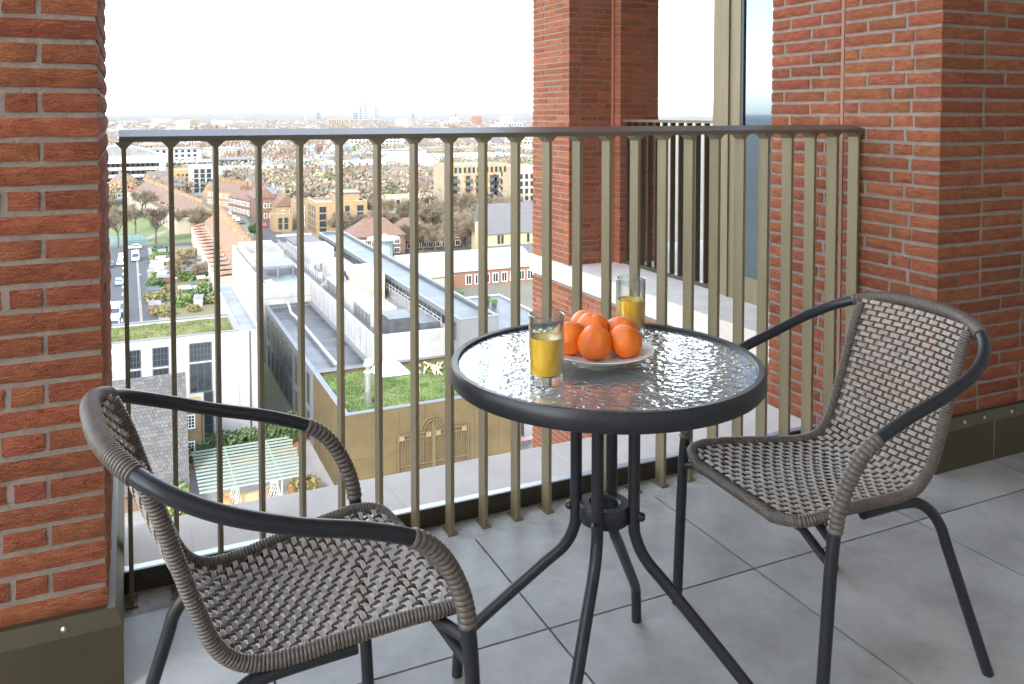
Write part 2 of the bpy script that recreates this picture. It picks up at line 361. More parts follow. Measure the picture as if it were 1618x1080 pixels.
# front face is laid from its left end so that the corner falls at the right: own = right-hand end
j += lay(lp, (LX - LW, PY0), 0, LW, .168, CEIL - .02, lambda c: True, 1.72, own_end=ev)
join_bricks(j, lp)
mb = MB(); e = .026
mb.box(LX - LW, LX + e, PY0 - e, PY0 + .02, .001, .135).box(LX - .02, LX + e - .0005, PY0 + .0205, PY1 - .1, .001, .135)
mb.add([(LX - LW, PY0 - e, .135), (LX + e, PY0 - e, .135), (LX + e - .014, PY0 - e + .014, .168), (LX - LW, PY0 - e + .014, .168)], [(0, 1, 2, 3)])
mb.add([(LX + e, PY0 - e, .135), (LX + e, PY1 - .1, .135), (LX + e - .014, PY1 - .1, .168), (LX + e - .014, PY0 - e + .014, .168)], [(0, 1, 2, 3)])
mb.add([(LX - LW, PY0 - e + .014, .168), (LX + e - .014, PY0 - e + .014, .168), (LX + e - .014, PY1 - .1, .168), (LX - LW, PY1 - .1, .168)], [(0, 1, 2, 3)])
sk = mb.build('skirting', M('bronze_skirt', (.075, .062, .036), .4, .08, 9, metal=.25), lp)
screw = MB(); screw.lathe([(0, .004), (.004, .003), (.0065, 0)], 12)
sme = screw.mesh('screw', M('screw_steel', (.55, .5, .42), .3, metal=.9), True)
for x in (LX - .08, LX - .2, LX - .33):
    ob('screw', sme, sk, (x, PY0 - e + .006, .15), (R(68), 0, 0))
world_children(lp)

rp = thing('brick_pier', 'red brick pier with a vertical joint where the railing ends behind the wicker chair', 'pier', (RX, PY0, 0))
RW = .95; JY = 2.287
MB().box(RX + .0055, RX + RW, PY0 + .0055, PY1 - .0055, -.6, CEIL).build('mortar_core', MORTAR, rp)
j = lay(rp, (RX, PY0), 0, RW, .168, CEIL - .02, ev, 1.6)
j += lay(rp, (RX, JY - .009), R(-90), JY - .009 - PY0, .168, CEIL - .02, lambda c: True, 1.6, own_end=od)
j += lay(rp, (RX, PY1), R(-90), PY1 - JY - .009, -.56, CEIL - .02, lambda c: True, 1.4, zlo=.0)
join_bricks(j, rp)
MB().box(RX + .002, RX + .02, JY - .0075, JY + .0075, -.02, CEIL).build('sealant_joint', M('sealant', (.30, .15, .10), .7, .1, 60), rp)
mb = MB()
mb.box(RX - e, RX + RW, PY0 - e, PY0 + .02, .001, .135).box(RX - e + .0005, RX + .02, PY0 + .0205, 2.175, .001, .135)
mb.add([(RX - e, PY0 - e, .135), (RX + RW, PY0 - e, .135), (RX + RW, PY0 - e + .014, .168), (RX - e + .014, PY0 - e + .014, .168)], [(0, 1, 2, 3)])
mb.add([(RX - e, PY0 - e, .135), (RX - e, 2.175, .135), (RX - e + .014, 2.175, .168), (RX - e + .014, PY0 - e + .014, .168)], [(3, 2, 1, 0)])
mb.add([(RX - e + .014, PY0 - e + .014, .168), (RX + RW, PY0 - e + .014, .168), (RX + RW, 2.17, .168), (RX - e + .014, 2.17, .168)], [(0, 1, 2, 3)])
sk = mb.build('skirting', M('bronze_skirt', (.135, .115, .075)), rp)
MB().box(RX + .26, RX + .262, PY0 - e - .0006, PY0 - e + .001, .002, .134).build('seam', M('seam_pale', (.3, .28, .2), .6), sk)
for x in (RX + .02, RX + .12, RX + .22, RX + .36): ob('screw', sme, sk, (x, PY0 - e + .006, .15), (R(68), 0, 0))
world_children(rp)

# shell of the flat: ceiling, rear wall, right end wall, tower body below and above; left end kept open, unseen, to let light in from the side
SOFF = M('white_soffit', (.78, .77, .75), .8, .03, 2)
struct(MB().box(-1.6, 4.6, -1.4, 2.66, CEIL, CEIL + .3).build('ceiling', SOFF))
struct(MB().box(-1.6, 4.6, -1.62, -1.4, -.2, CEIL + .3).build('wall_rear', M('pale_wall', (.62, .59, .55), .8, .06, 2)))
struct(MB().box(4.6, 4.8, -1.62, 2.66, -.2, CEIL + .3).build('wall_right', M('pale_wall', (.66, .64, .60))))
tb = thing('tower_block', 'red brick tower that carries the balcony', 'building', (1, -8, GZ))
mb = MB(); mb.box(-3.6, 18, -20, -1.63, GZ, 16).box(-1.6, 4.8, -1.625, 2.6, CEIL + .305, 16).box(-1.6, 3.19, -1.625, 2.6, GZ, -.2).box(4.81, 18, -1.63, 2.6, GZ, 16)  # unseen rear body widened past the open end to block the sun
mb.build('wall', RBRICK, tb)
world_children(tb)

# ---------------- neighbouring wing: ledge, brick piers, bronze rail, bronze window bay
WX = 3.2
wing = thing('brick_wing', 'red brick wing with a pale stone band beyond the railing', 'building', (WX, 4.5, GZ))
MB().box(WX + .007, 17.9, 2.62, 6.46, GZ, -.2).build('mortar_core', MORTAR, wing)
MB().box(WX - .02, 17.9, 2.68, 6.50, -.192, -.04).build('stone_band', STONE, wing)
MB().box(9.0, 17.9, 2.62, 6.4, -.04, 16).build('upper_wall', RBRICK, wing)
MB().box(WX + .012, 8.99, 2.69, 6.42, 2.75, 16).build('upper_storeys', RBRICK, wing)
j = lay(wing, (WX, 6.49), R(-90), 6.49 - 2.69, -3.6, -.2, lambda c: True, small=True, zlo=-1.0)
join_bricks(j, wing)
world_children(wing)
YA = 5.83
pa = thing('brick_pier', 'red brick corner pier standing on the white stone band of the wing', 'pier', (WX, YA, 0), group=None)
MB().box(WX + .007, 3.60, YA + .007, 6.48, -.04, 2.75).build('mortar_core', MORTAR, pa)
j = lay(pa, (WX, 6.49), R(-90), 6.49 - YA, -.037, 2.7, lambda c: True, 2.4, True, own_end=ev)
j += lay(pa, (WX, YA), 0, 3.595 - WX, -.037, 2.7, od, 2.4, True)
join_bricks(j, pa); world_children(pa)
pb = thing('brick_pier', 'narrow red brick pier with a smooth orange joint beside the far bronze rail', 'pier', (3.62, YA - .1, 0))
MB().box(3.623, 3.99, YA - .093, 6.3, -.04, 2.75).build('mortar_core', MORTAR, pb)
j = lay(pb, (3.616, YA), R(-90), .1, -.037, 2.7, lambda c: True, 2.4, True)
j += lay(pb, (3.616, YA - .1), 0, .375, -.037, 2.7, lambda c: True, 2.4, True)
join_bricks(j, pb)
MB().box(3.599, 3.614, YA - .012, 6.3, -.04, 2.75).build('sealant_joint', M('sealant_orange', (.42, .16, .09), .7, .1, 60), pb)
world_children(pb)
fr = thing('railing', 'dark bronze railing on the far stone band beside the window bay', 'railing', (3.68, 4.57, -.04))
MB().box(-.03, .03, 0, 1.2, 1.155, 1.175).build('handrail', BRONZE, fr)
me = MB().box(-.021, .021, -.006, .006, .0, 1.154).mesh('baluster', BRONZE_DK)
for k in range(12): ob('baluster', me, fr, (0, .03 + k * .1, 0))
MB().box(-.02, .02, 0, 1.2, .001, .03).build('base_plate', BRONZE_DK, fr)
bay = thing('window_bay', 'tall bronze framed window bay with mirror glass tinted sky blue', 'window', (3.62, 3.4, -.04))
MB().box(0, .5, .887, 1.163, 0, 2.75).build('frame', BRONZE, bay)
MB().box(-.012, .0, .99, .994, 0, 2.75).build('seam', M('seam_brown', (.17, .12, .08), .6), bay)
MB().box(0, .5, -.72, .887, 0, .16).build('sill', BRONZE, bay)
MB().box(.014, .06, -.72, .875, .16, 2.75).build('pane', M('sky_tint_glass', (.21, .27, .34), .03, .02, 1, metal=1.), bay)  # blue of the reflected sky is put into the glass colour
MB().box(.003, .0135, .862, .887, .16, 2.75).build('gasket', FRAME_D, bay)
MB().box(.06, .5, -.72, .87, .16, 2.75).build('backing', FRAME_D, bay)
MB().bar((-.03, .55, .07), (-.001, .55, .07), .03, .03).build('drain_spout', FRAME_D, bay)

# ================================================================== TABLE AND CHAIRS
TC = Vector((.835, 1.372, 0)); TR = .30
tbl = thing('bistro_table', 'round charcoal bistro table with hammered glass top', 'table', TC)
TT = .705
mb = MB(); mb.lathe([(TR - .017, TT - .008), (TR - .014, TT + .001), (TR - .004, TT + .002), (TR, TT - .003), (TR + .001, TT - .029), (TR - .002, TT - .033), (TR - .006, TT - .033), (TR - .006, TT - .012), (TR - .017, TT - .008)], 96)
mb.build('rim', TUBE, tbl, True)
HG = glass_mat('hammered_glass', (.84, .90, .88), .09, .0016, 78, .85, 1.6, 3., .12, .28)
mb = MB(); mb.lathe([(0, TT - .011), (TR - .0165, TT - .011), (TR - .0165, TT - .0045), (0, TT - .0045)], 96)
mb.build('glass_top', HG, tbl, True)
LEGR = .0115
for a in (45, 135, 225, 315):
    u = Vector((math.cos(R(a)), math.sin(R(a)), 0)); r0 = .058
    p = smoothpath([u * r0 + Vector((0, 0, TT - .06)), u * r0 + Vector((0, 0, .55)), u * r0 + Vector((0, 0, .40)), u * (r0 + .004) + Vector((0, 0, .362)), u * .082 + Vector((0, 0, .322)), u * .13 + Vector((0, 0, .272)), u * .28 + Vector((0, 0, .112)), u * .309 + Vector((0, 0, .07)), u * .316 + Vector((0, 0, .0))], 8)
    leg = MB().tube(p, LEGR, 14).build('leg', TUBE, tbl, True)
    for z in (.405, TT - .062):
        bm_ = MB(); q = u * (r0 + LEGR - .001) + Vector((0, 0, z)); bm_.tube([q, q + u * .006, q + u * .011], [.009, .009, .005], 10)
        bm_.build('bolt', TUBE, leg, True)
for z, nm in ((.405, 'collar'), (TT - .062, 'top_collar')):
    mb = MB(); mb.lathe([(.027, z - .017), (.048, z - .017), (.050, z - .014), (.050, z + .014), (.047, z + .018), (.031, z + .018), (.027, z + .014), (.027, z - .017)], 40)
    mb.build(nm, TUBE, tbl, True)
mb = MB(); mb.lathe([(.07, TT - .045), (.078, TT - .045), (.078, TT - .0385), (.07, TT - .0385), (.07, TT - .045)], 32)
for a in (45, 135, 225, 315): u = Vector((math.cos(R(a)), math.sin(R(a)), 0)); mb.bar(u * .07 + Vector((0, 0, TT - .03)), u * (TR - .008) + Vector((0, 0, TT - .03)), .012, .01)
mb.build('top_brace', TUBE, tbl)

# chair surface: u across (-1..1), v from the front edge over the seat and up the back (0..1)
PROF = smoothpath([(0, .238, .384), (0, .212, .399), (0, .13, .401), (0, .02, .393), (0, -.06, .387), (0, -.115, .395), (0, -.154, .427), (0, -.184, .485), (0, -.221, .575), (0, -.257, .665), (0, -.282, .722)], 10)
_pl, PLEN = subpath(PROF, 0, 1e9, .004)
def S(u, v):
    k = v * (len(_pl) - 1); i = min(int(k), len(_pl) - 2); p = _pl[i].lerp(_pl[i + 1], k - i)
    sv_ = v * PLEN
    w = .200 - .050 * min(1, sv_ / .38)
    if sv_ < .05: w -= .035 * (1 - math.sqrt(max(0, 1 - ((.05 - sv_) / .05) ** 2)))
    back = min(1, max(0, (sv_ - .36) / .30))
    return Vector((u * w, p.y + .024 * back * u * u - .012 * (1 - back) * 0, p.z - .011 * (1 - back) * (1 - u * u) * min(1, sv_ / .05)))
def SN(u, v):
    e = .002; a = S(min(1, u + e), v) - S(max(-1, u - e), v); b = S(u, min(1, v + e)) - S(u, max(0, v - e))
    return a.cross(b).normalized()
def weave():
    warp, weft = MB(), MB(); NU, NV = 19, 54; r = .0017
    us = [-.90 + 1.80 * i / (NU - 1) for i in range(NU)]
    for i, u in enumerate(us):
        for k in (-1, 1):
            pts = []
            for q in range(NV * 2 + 1):
                v = q / (NV * 2); uu = u + k * .0018 / .18
                n = SN(uu, v); off = .0026 * math.cos(math.pi * (q / 2 + i)); pts.append(S(uu, v) + n * off)
            warp.tube(pts, r, 5, cap=False)
    for jv in range(NV):
        for k in (-1, 0, 1):
            v = (jv + .5) / NV + k * .0031 / PLEN; pts = []
            for q in range((NU - 1) * 2 + 5):
                u = -1 + (q / ((NU - 1) * 2 + 4)) * 2; ph = (u + .90) / 1.80 * (NU - 1)
                n = SN(u, v); off = -.0034 * math.cos(math.pi * (jv + .5 + ph)) if False else .0026 * math.cos(math.pi * (ph + jv)) * -1
                pts.append(S(u, v) + n * off)
            weft.tube(pts, .00155, 5, cap=False)
    return warp.mesh('warp_canes', WICK_D, True), weft.mesh('weft_canes', WICK_L, True)
HOOPH = [(.240, .222, 0), (.243, .212, .2), (.246, .200, .385), (.249, .178, .475), (.252, .128, .548), (.255, .04, .592), (.256, -.07, .628), (.243, -.17, .667), (.196, -.243, .703), (.115, -.282, .727), (0, -.292, .734)]
HOOP = smoothpath(HOOPH + [(-x, y, z) for x, y, z in HOOPH[-2::-1]], 9)
_, HL = subpath(HOOP, 0, 1e9, .05)
WARP_ME, WEFT_ME = weave()
def chair(label, loc, rz):
    c = thing('wicker_chair', label, 'chair', loc, rz, 'wicker bistro chairs')
    hoop = MB().tube(HOOP, .0122, 16).build('hoop_frame', TUBE, c, True)
    for a, b, nm in ((.40, .60, 'arm_wrap'), (HL - .60, HL - .40, 'arm_wrap'), (HL / 2 - .19, HL / 2 + .19, 'back_wrap')):
        p, _ = subpath(HOOP, a, b, .004); mb = MB(); wrapped(mb, p, .0138, .0105 if nm == 'arm_wrap' else .006, 16); mb.build(nm, WRAP, hoop, True)
    stuff(ob('warp_canes', WARP_ME, c)); stuff(ob('weft_canes', WEFT_ME, c))
    side = lambda s_, seq: [S(s_, q / 60) for q in seq]
    v0 = 5
    fe = [S(-.72 + 1.44 * q / 12, .004) + Vector((0, .003, -.003)) for q in range(13)]
    edge = smoothpath(side(-1, range(59, v0, -3)) + [S(-1, v0 / 60), S(-.95, .028) + Vector((0, .001, 0))] + fe + [S(.95, .028) + Vector((0, .001, 0)), S(1, v0 / 60)] + side(1, range(v0 + 3, 60, 3)), 5)
    mb = MB(); wrapped(mb, edge, .0112, .006, 12); mb.build('edge_wrap', WRAP, c, True)
    for s_ in (-1, 1):
        lp_ = smoothpath([(s_ * .165, .05, .372), (s_ * .152, -.08, .366), (s_ * .157, -.128, .352), (s_ * .168, -.158, .315), (s_ * .180, -.176, .25), (s_ * .222, -.245, 0)], 8)
        MB().tube(lp_, .0115, 14).build('rear_leg', TUBE, c, True)
        MB().tube([(s_ * .246, .199, .377), (s_ * .185, .178, .382)], .009, 10).build('bracket', TUBE, c, True)
    MB().tube([(-.243, .203, .335), (-.15, .19, .362), (.15, .19, .362), (.243, .203, .335)], .009, 10).build('stretcher', TUBE, c, True)
    return c
chair('wicker chair with its back against the brick pier by the end of the railing', (.237, 1.377, 0), R(-84))
chair('wicker chair on the open tiles with its back to the long brick wall', (1.395, 1.362, 0), R(87))

# plate, mandarins, juice
TZ = TT - .0043
PLC = Vector((TC.x - .0, TC.y + .02, TZ))
CER = M('white_china', (.80, .79, .77), .18, .01, 3)
mb = MB(); mb.lathe([(0, .006), (.055, .006), (.068, .009), (.095, .0155), (.1045, .019), (.1055, .0205), (.104, .0215), (.094, .0185), (.066, .0125), (.054, .0095), (0, .0095)], 64)
pl = mb.build('plate', CER, None, True, PLC); tag(pl, 'white china plate holding the mandarins', 'plate')
mbf = MB(); mbf.lathe([(.050, 0), (.054, 0), (.055, .0065), (.049, .0065)], 48); mbf.build('foot_ring', CER, pl, True)
ORG = M('mandarin_peel', (.82, .175, .01), .3, .16, 22, .0016, 330)
def mandarin(name, label, loc, r, tilt, sq):
    mb = MB(); prof = []
    for k in range(25):
        a = -math.pi / 2 + math.pi * k / 24; z = math.sin(a) * r * sq; rr = math.cos(a) * r
        if k > 21: z -= (k - 21) * .0008
        prof.append((max(rr, .0001), z))
    mb.lathe(prof, 40)
    for i, v in enumerate(mb.v):
        n = noise.noise(Vector(v) * 45 + Vector(loc) * 9) * .0026; l = Vector(v).length or 1; mb.v[i] = tuple(Vector(v) * (1 + n / l))
    o = mb.build('mandarin', ORG, None, True, loc, tilt); tag(o, label, 'fruit', 'mandarins on the plate')
    MB().lathe([(0, r * sq - .0022), (.003, r * sq - .0025), (.0035, r * sq - .0042)], 8).build('stem_end', M('stem_green', (.16, .17, .05), .8), o)
    return o
z0 = TZ + .0105
# view-aligned ring: f = away from the camera, q = to its right
fw = Vector((_s, _c, 0)); rt = Vector((_c, -_s, 0))
def at(q, f, z): p = PLC + rt * q + fw * f; return (p.x, p.y, z)
mandarin('m', 'large front mandarin on the plate with the tall shine', at(-.014, -.040, z0 + .031), .0335, (1.0, -.55, 0), .93)
mandarin('m', 'mandarin at the plate edge beside the free rim', at(.046, -.028, z0 + .031), .0335, (.25, .5, 0), .90)
mandarin('m', 'mandarin partly behind the nearer juice glass', at(-.060, -.008, z0 + .032), .0335, (.3, -.7, 2), .97)
mandarin('m', 'mandarin in front of the farther juice glass', at(.046, .032, z0 + .032), .034, (.2, .6, 1.4), .93)
mandarin('m', 'mandarin wedged in the middle of the heap', at(-.012, .024, z0 + .044), .0325, (.1, -.2, .4), .92)
mandarin('m', 'rearmost mandarin peeking over the heap', at(-.022, .072, z0 + .036), .0325, (-.3, .2, 3), .92)
CLEAR = glass_mat('clear_glass', (.93, .955, .95), 0, refr=.0, f0=1.5, power=1.8); JUICE = M('orange_juice', (1.0, .54, .03), .25, .04, 30)
JUICE.node_tree.nodes['Principled BSDF'].inputs['Subsurface Weight'].default_value = .3
JUICE.node_tree.nodes['Principled BSDF'].inputs['Subsurface Radius'].default_value = (.01, .006, .002)
def tumbler(label, xy, lvl):
    t = thing('juice_glass', label, 'glass', (xy[0], xy[1], TZ), 0, 'glasses of orange juice')
    r = .0315; H = .124
    mb = MB(); mb.lathe([(0, 0), (r - .002, 0), (r, .002), (r + .0005, H - .001), (r - .0008, H), (r - .0018, H - .001), (r - .0026, .019), (r - .006, .0155), (0, .0145)], 56)
    mb.build('glass', CLEAR, t, True)
    mb = MB(); mb.lathe([(0, .0146), (r - .006, .0156), (r - .00255, .0191), (r - .0021, lvl), (r - .004, lvl - .0008), (0, lvl - .0008)], 56)
    mb.build('juice', JUICE, t, True)
tumbler('tall glass of orange juice standing alone near the table rim', (.672, 1.305), .083)
tumbler('tall glass of orange juice standing behind the plate of mandarins', (.985, 1.515), .078)

# ================================================================== CITY
def win_mesh(w, h, nx, ny, fm, depth=.12, _c={}):
    key = (round(w, 2), round(h, 2), nx, ny, fm.name)
    if key in _c: return _c[key]
    mb = MB(); t = min(.09, w * .09); mb.box(-w / 2, w / 2, -.03, .05, 0, h, 1)     # pane block, its face 3 cm proud
    o = -.05 - depth * .2
    mb.box(-w / 2 - t, -w / 2 + t * .4, o, .05, -t, h + t).box(w / 2 - t * .4, w / 2 + t, o, .05, -t, h + t)
    mb.box(-w / 2 + t * .4, w / 2 - t * .4, o + .002, .05, -t, t * .4).box(-w / 2 + t * .4, w / 2 - t * .4, o + .002, .05, h - t * .4, h + t)
    for i in range(1, nx): x = -w / 2 + w * i / nx; mb.box(x - t * .35, x + t * .35, -.045, .05, t * .4, h - t * .4)
    for i in range(1, ny): z = h * i / ny; mb.box(-w / 2 + t * .4, w / 2 - t * .4, -.043, .05, z - t * .35, z + t * .35)
    _c[key] = mb.mesh('window', [fm, WIN]); return _c[key]
def windows(root, face, plane, u0, u1, nu, z0, z1, nz, w, h, nx=1, ny=1, fm=None, skip=()):
    """grid of windows on a wall: face 'S' looks to -Y (u = X), 'W' looks to -X (u = Y); heights above street"""
    me = win_mesh(w, h, nx, ny, fm or FRAME_W)
    for i in range(nu):
        for k in range(nz):
            if (i, k) in skip: continue
            u = u0 + (u1 - u0) * (i + .5) / nu; z = GZ + z0 + (z1 - z0) * k / max(1, nz)
            if face == 'S': ob('window', me, root, (u, plane, z), 0)
            else: ob('window', me, root, (plane, u, z), R(-90))
FOOT = []
WROOTS = []
def block(name, label, cat, x0, x1, y0, y1, h, wall, roof, par=.6, base=0, group=None, foot=True):
    t = thing(name, label, cat, ((x0 + x1) / 2, (y0 + y1) / 2, GZ + base), 0, group)
    mb = MB(); z0, z1 = GZ + base, GZ + h; p = .35
    o = [(x0, y0), (x1, y0), (x1, y1), (x0, y1)]; i_ = [(x0 + p, y0 + p), (x1 - p, y0 + p), (x1 - p, y1 - p), (x0 + p, y1 - p)]
    v = [(x, y, z0) for x, y in o] + [(x, y, z1) for x, y in o] + [(x, y, z1) for x, y in i_] + [(x, y, z1 - par - .1) for x, y in i_]
    f = []
    for k in range(4):
        q = (k + 1) % 4; f += [(k, q, q + 4, k + 4), (k + 4, q + 4, q + 8, k + 8), (k + 8, q + 8, q + 12, k + 12)]
    mb.add(v, f); mb.build('wall', wall, t)
    MB().box(x0 + p - .01, x1 - p + .01, y0 + p - .01, y1 - p + .01, z1 - par - .3, z1 - par).build('roof', roof, t)
    if foot: FOOT.append((x0, x1, y0, y1))
    WROOTS.append(t); return t
def coping(t, x0, x1, y0, y1, h, m, w=.55):
    z = GZ + h + .003; mb = MB()
    mb.box(x0 - .06, x1 + .06, y0 - .06, y0 + w, z, z + .1).box(x0 - .06, x1 + .06, y1 - w, y1 + .06, z, z + .1)
    mb.box(x0 - .06, x0 + w, y0 + w, y1 - w, z, z + .1).box(x1 - w, x1 + .06, y0 + w, y1 - w, z, z + .1); mb.build('coping', m, t)
def gable(name, label, cat, x0, x1, y0, y1, eave, ridge, wall, roof, axis='X', hip=0., chim=1, base=0, group=None, foot=True):
    t = thing(name, label, cat, ((x0 + x1) / 2, (y0 + y1) / 2, GZ + base), 0, group)
    z0, z1, z2 = GZ + base, GZ + eave, GZ + ridge
    if axis == 'X': ra, rb = (x0 + hip, (y0 + y1) / 2), (x1 - hip, (y0 + y1) / 2)
    else: ra, rb = ((x0 + x1) / 2, y0 + hip), ((x0 + x1) / 2, y1 - hip)
    c = [(x0, y0), (x1, y0), (x1, y1), (x0, y1)]
    v = [(x, y, z0) for x, y in c] + [(x, y, z1) for x, y in c] + [(*ra, z2), (*rb, z2)]
    f = [(k, (k + 1) % 4, (k + 1) % 4 + 4, k + 4) for k in range(4)]
    if not hip: f += [(7, 4, 8), (5, 6, 9)] if axis == 'X' else [(4, 5, 8), (6, 7, 9)]
    MB().add(v, f).build('wall', wall, t)
    o = .35; mb = MB(); d = .18
    c2 = [(x0 - o, y0 - o), (x1 + o, y0 - o), (x1 + o, y1 + o), (x0 - o, y1 + o)]
    if not hip:
        if axis == 'X': ra, rb = (x0 - o, ra[1]), (x1 + o, rb[1])
        else: ra, rb = (ra[0], y0 - o), (rb[0], y1 + o)
    sl = o * (z2 - z1) / (min(y1 - y0, x1 - x0) / 2)
    vv = [(x, y, z1 - sl + dz) for dz in (0, d) for x, y in c2] + [(*ra, z2 + d), (*rb, z2 + d)]
    if axis == 'X': ff = [(4, 5, 9, 8), (6, 7, 8, 9), (7, 4, 8), (5, 6, 9)]
    else: ff = [(5, 6, 9, 8), (7, 4, 8, 9), (4, 5, 8), (6, 7, 9)]
    ff += [(k, (k + 1) % 4, (k + 1) % 4 + 4, k + 4) for k in range(4)] + [(3, 2, 1, 0)]
    rf = mb.add(vv, ff).build('roof', roof, t)
    for k in range(chim):
        q = (k + .5) / chim; cx = ra[0] + (rb[0] - ra[0]) * q; cy = ra[1] + (rb[1] - ra[1]) * q
        MB().box(cx - .5, cx + .5, cy - .35, cy + .35, z2 - .8, z2 + 1.3).box(cx - .3, cx - .1, cy - .1, cy + .1, z2 + 1.3, z2 + 1.8).box(cx + .1, cx + .3, cy - .1, cy + .1, z2 + 1.3, z2 + 1.8).build('chimney', wall, rf)
    if foot: FOOT.append((x0, x1, y0, y1))
    WROOTS.append(t); return t

# ---- ground, streets, park
gm = MB(); gm.add([(-30000, -30000, GZ), (30000, -30000, GZ), (30000, 30000, GZ), (-30000, 30000, GZ)], [(0, 1, 2, 3)])
struct(gm.build('ground', GROUND))
def sheet(name, pts, m, dz): return struct(MB().add([(x, y, GZ + dz) for x, y in pts], [tuple(range(len(pts)))]).build(name, m))
SX0, SX1 = -9.0, 5.2
sheet('street', [(SX0, 60), (SX1, 60), (SX1, 283), (SX0, 283)], ASPH, .03)
sheet('cross_street', [(-80, 283), (21, 283), (21, 290), (-80, 290)], ASPH, .034)
struct(MB().box(1.7, 2.3, 60, 282.9, GZ, GZ + .14).build('kerb', PAVE))
struct(MB().box(5.21, 7.2, 60, 282.9, GZ, GZ + .14).build('pavement', PAVE)); struct(MB().box(-13, -9.01, 60, 282.9, GZ, GZ + .14).build('pavement', PAVE))
mk = M('road_paint', (.72, .71, .68), .7, .1, 3)
for k in range(16): sheet('road_marking', [(-1.7, 130 + k * 9), (-1.5, 130 + k * 9), (-1.5, 133 + k * 9), (-1.7, 133 + k * 9)], mk, .038)
sheet('park', [(-90, 291), (21, 291), (14, 420), (-90, 420)], GRASS, .02)
sheet('park_path', [(2, 300), (5, 299), (21, 340), (19, 342)], PAVE, .026)
sheet('tennis_court', [(-60, 294), (6, 294), (4, 316), (-60, 316)], M('court_green', (.14, .24, .20), .8, .1, .2, world_co=True), .03)
sheet('allotment_ground', [(7.3, 126), (22, 126), (22, 280), (7.3, 280)], M('allotment_soil', (.24, .20, .11), .95, scale=.35, c2=(.19, .22, .08), bump=.1, bscale=2, world_co=True), .03)
sheet('side_street', [(33, 195), (41, 195), (58, 420), (48, 420)], ASPH, .03)
sheet('courtyard', [(-3, 62), (60, 62), (60, 110.8), (-3, 110.8)], M('courtyard_paving', (.36, .34, .32), .9, .12, .6, world_co=True), .035)
fnc = thing('court_fence', 'tall green mesh fence round the tennis court', 'fence', (-20, 292.5, GZ))
for k in range(20): MB().box(-22.3 + k * 2.4 - .05, -22.3 + k * 2.4 + .05, -.05, .05, 0, 3.4).build('post', M('fence_green', (.04, .12, .10), .6), fnc)
for z in (.2, 1.2, 2.2, 3.3): MB().box(-22.3, 23.3, -.03, .03, z, z + .07).build('wire_rail', M('fence_green', (.04, .12, .10), .6), fnc)

# ---- long white building with a sedum roof, left
xl = -9; Yb = 110.9; xr = 15.4
w1 = block('white_building', 'white rendered building with a sedum roof strip and tall gridded windows', 'building', xl, 12.6, Yb, 121, 14.1, WHITE, SEDUM, .35)
coping(w1, xl, 12.6, Yb, 121, 14.1, METALG, .5)
for pa_, pb_, py0_, py1_, nx_ in ((301, 333, 543, 620, 6), (243, 265, 551, 630, 4), (206, 221, 556, 632, 3)):
    xa, za = onY(pa_, py1_, Yb); xb, zb = onY(pb_, py0_, Yb); z_m = za + (zb - za) * .62
    ob('window', win_mesh(xb - xa, (zb - za) * .37, nx_, 3, FRAME_D), w1, ((xa + xb) / 2, Yb - .01, GZ + z_m + .3))
    ob('window', win_mesh(xb - xa, (zb - za) * .6, 3, 1, FRAME_D), w1, ((xa + xb) / 2, Yb - .01, GZ + za))
xa, za = onY(324, 720, Yb); xb, zb = onY(336, 640, Yb)
ob('window', win_mesh(xb - xa, zb - za, 1, 3, FRAME_D), w1, ((xa + xb) / 2, Yb - .01, GZ + max(za, .3)))

w2 = block('white_building', 'plain white rendered stair block with a dark downpipe', 'building', 12.61, xr, Yb + .05, 143, 14.0, WHITE, GREYR, .3)
MB().box(13.9, 14.05, Yb - .1, Yb + .04, GZ, GZ + 14).build('downpipe', FRAME_D, w2)

# ---- grey and bronze complex
CXL = 20.6
gb = block('bronze_clad_building', 'bronze panel clad building with a green sedum roof and old iron gates', 'building', CXL, 41.5, 87.1, 103.6, 9.7, GOLDC, SEDUM_G, .5)
coping(gb, CXL, 41.5, 87.1, 103.6, 9.7, METALG, .6)
for k in range(1, 7): MB().box(CXL + k * 3.0, CXL + k * 3.0 + .03, 87.07, 87.1, GZ, GZ + 9.6).build('panel_seam', BRONZE_DK, gb)
for k in range(1, 5): MB().box(CXL - .03, CXL, 87.1 + k * 3.3, 87.13 + k * 3.3, GZ, GZ + 9.6).build('panel_seam', BRONZE_DK, gb)
MB().box(CXL, 41.5, 87.075, 87.1, GZ + 4.7, GZ + 4.73).build('panel_seam', BRONZE_DK, gb)
fx, _ = onY(578, 600, 92)
fl_ = MB(); fl_.lathe([(.42, GZ + 9), (.42, GZ + 12.6), (.5, GZ + 12.6), (.5, GZ + 12.9), (.3, GZ + 13.1), (.3, GZ + 13.6), (.55, GZ + 13.7), (.35, GZ + 14.3), (0, GZ + 14.4)], 18, fx, 91)
fl_.build('flue', M('steel_flue', (.6, .6, .58), .25, .05, 3, metal=.9), gb, True)
skx = g(620, 590, 9.4)
sk_ = MB()
for k in range(10):
    a0, a1 = math.pi * k / 10, math.pi * (k + 1) / 10
    sk_.add([(skx[0] + 2.1 * math.cos(a), y, GZ + 9.3 + 1.1 * math.sin(a)) for y in (99.2, 102.4) for a in (a0, a1)], [(0, 1, 3, 2)])
sk_.add([(skx[0] + 2.1 * math.cos(math.pi * k / 10), 99.2, GZ + 9.3 + 1.1 * math.sin(math.pi * k / 10)) for k in range(11)], [tuple(range(11))])
sk_.build('rooflight', M('rooflight_dome', (.62, .66, .70), .2, .03, 1), gb, True)
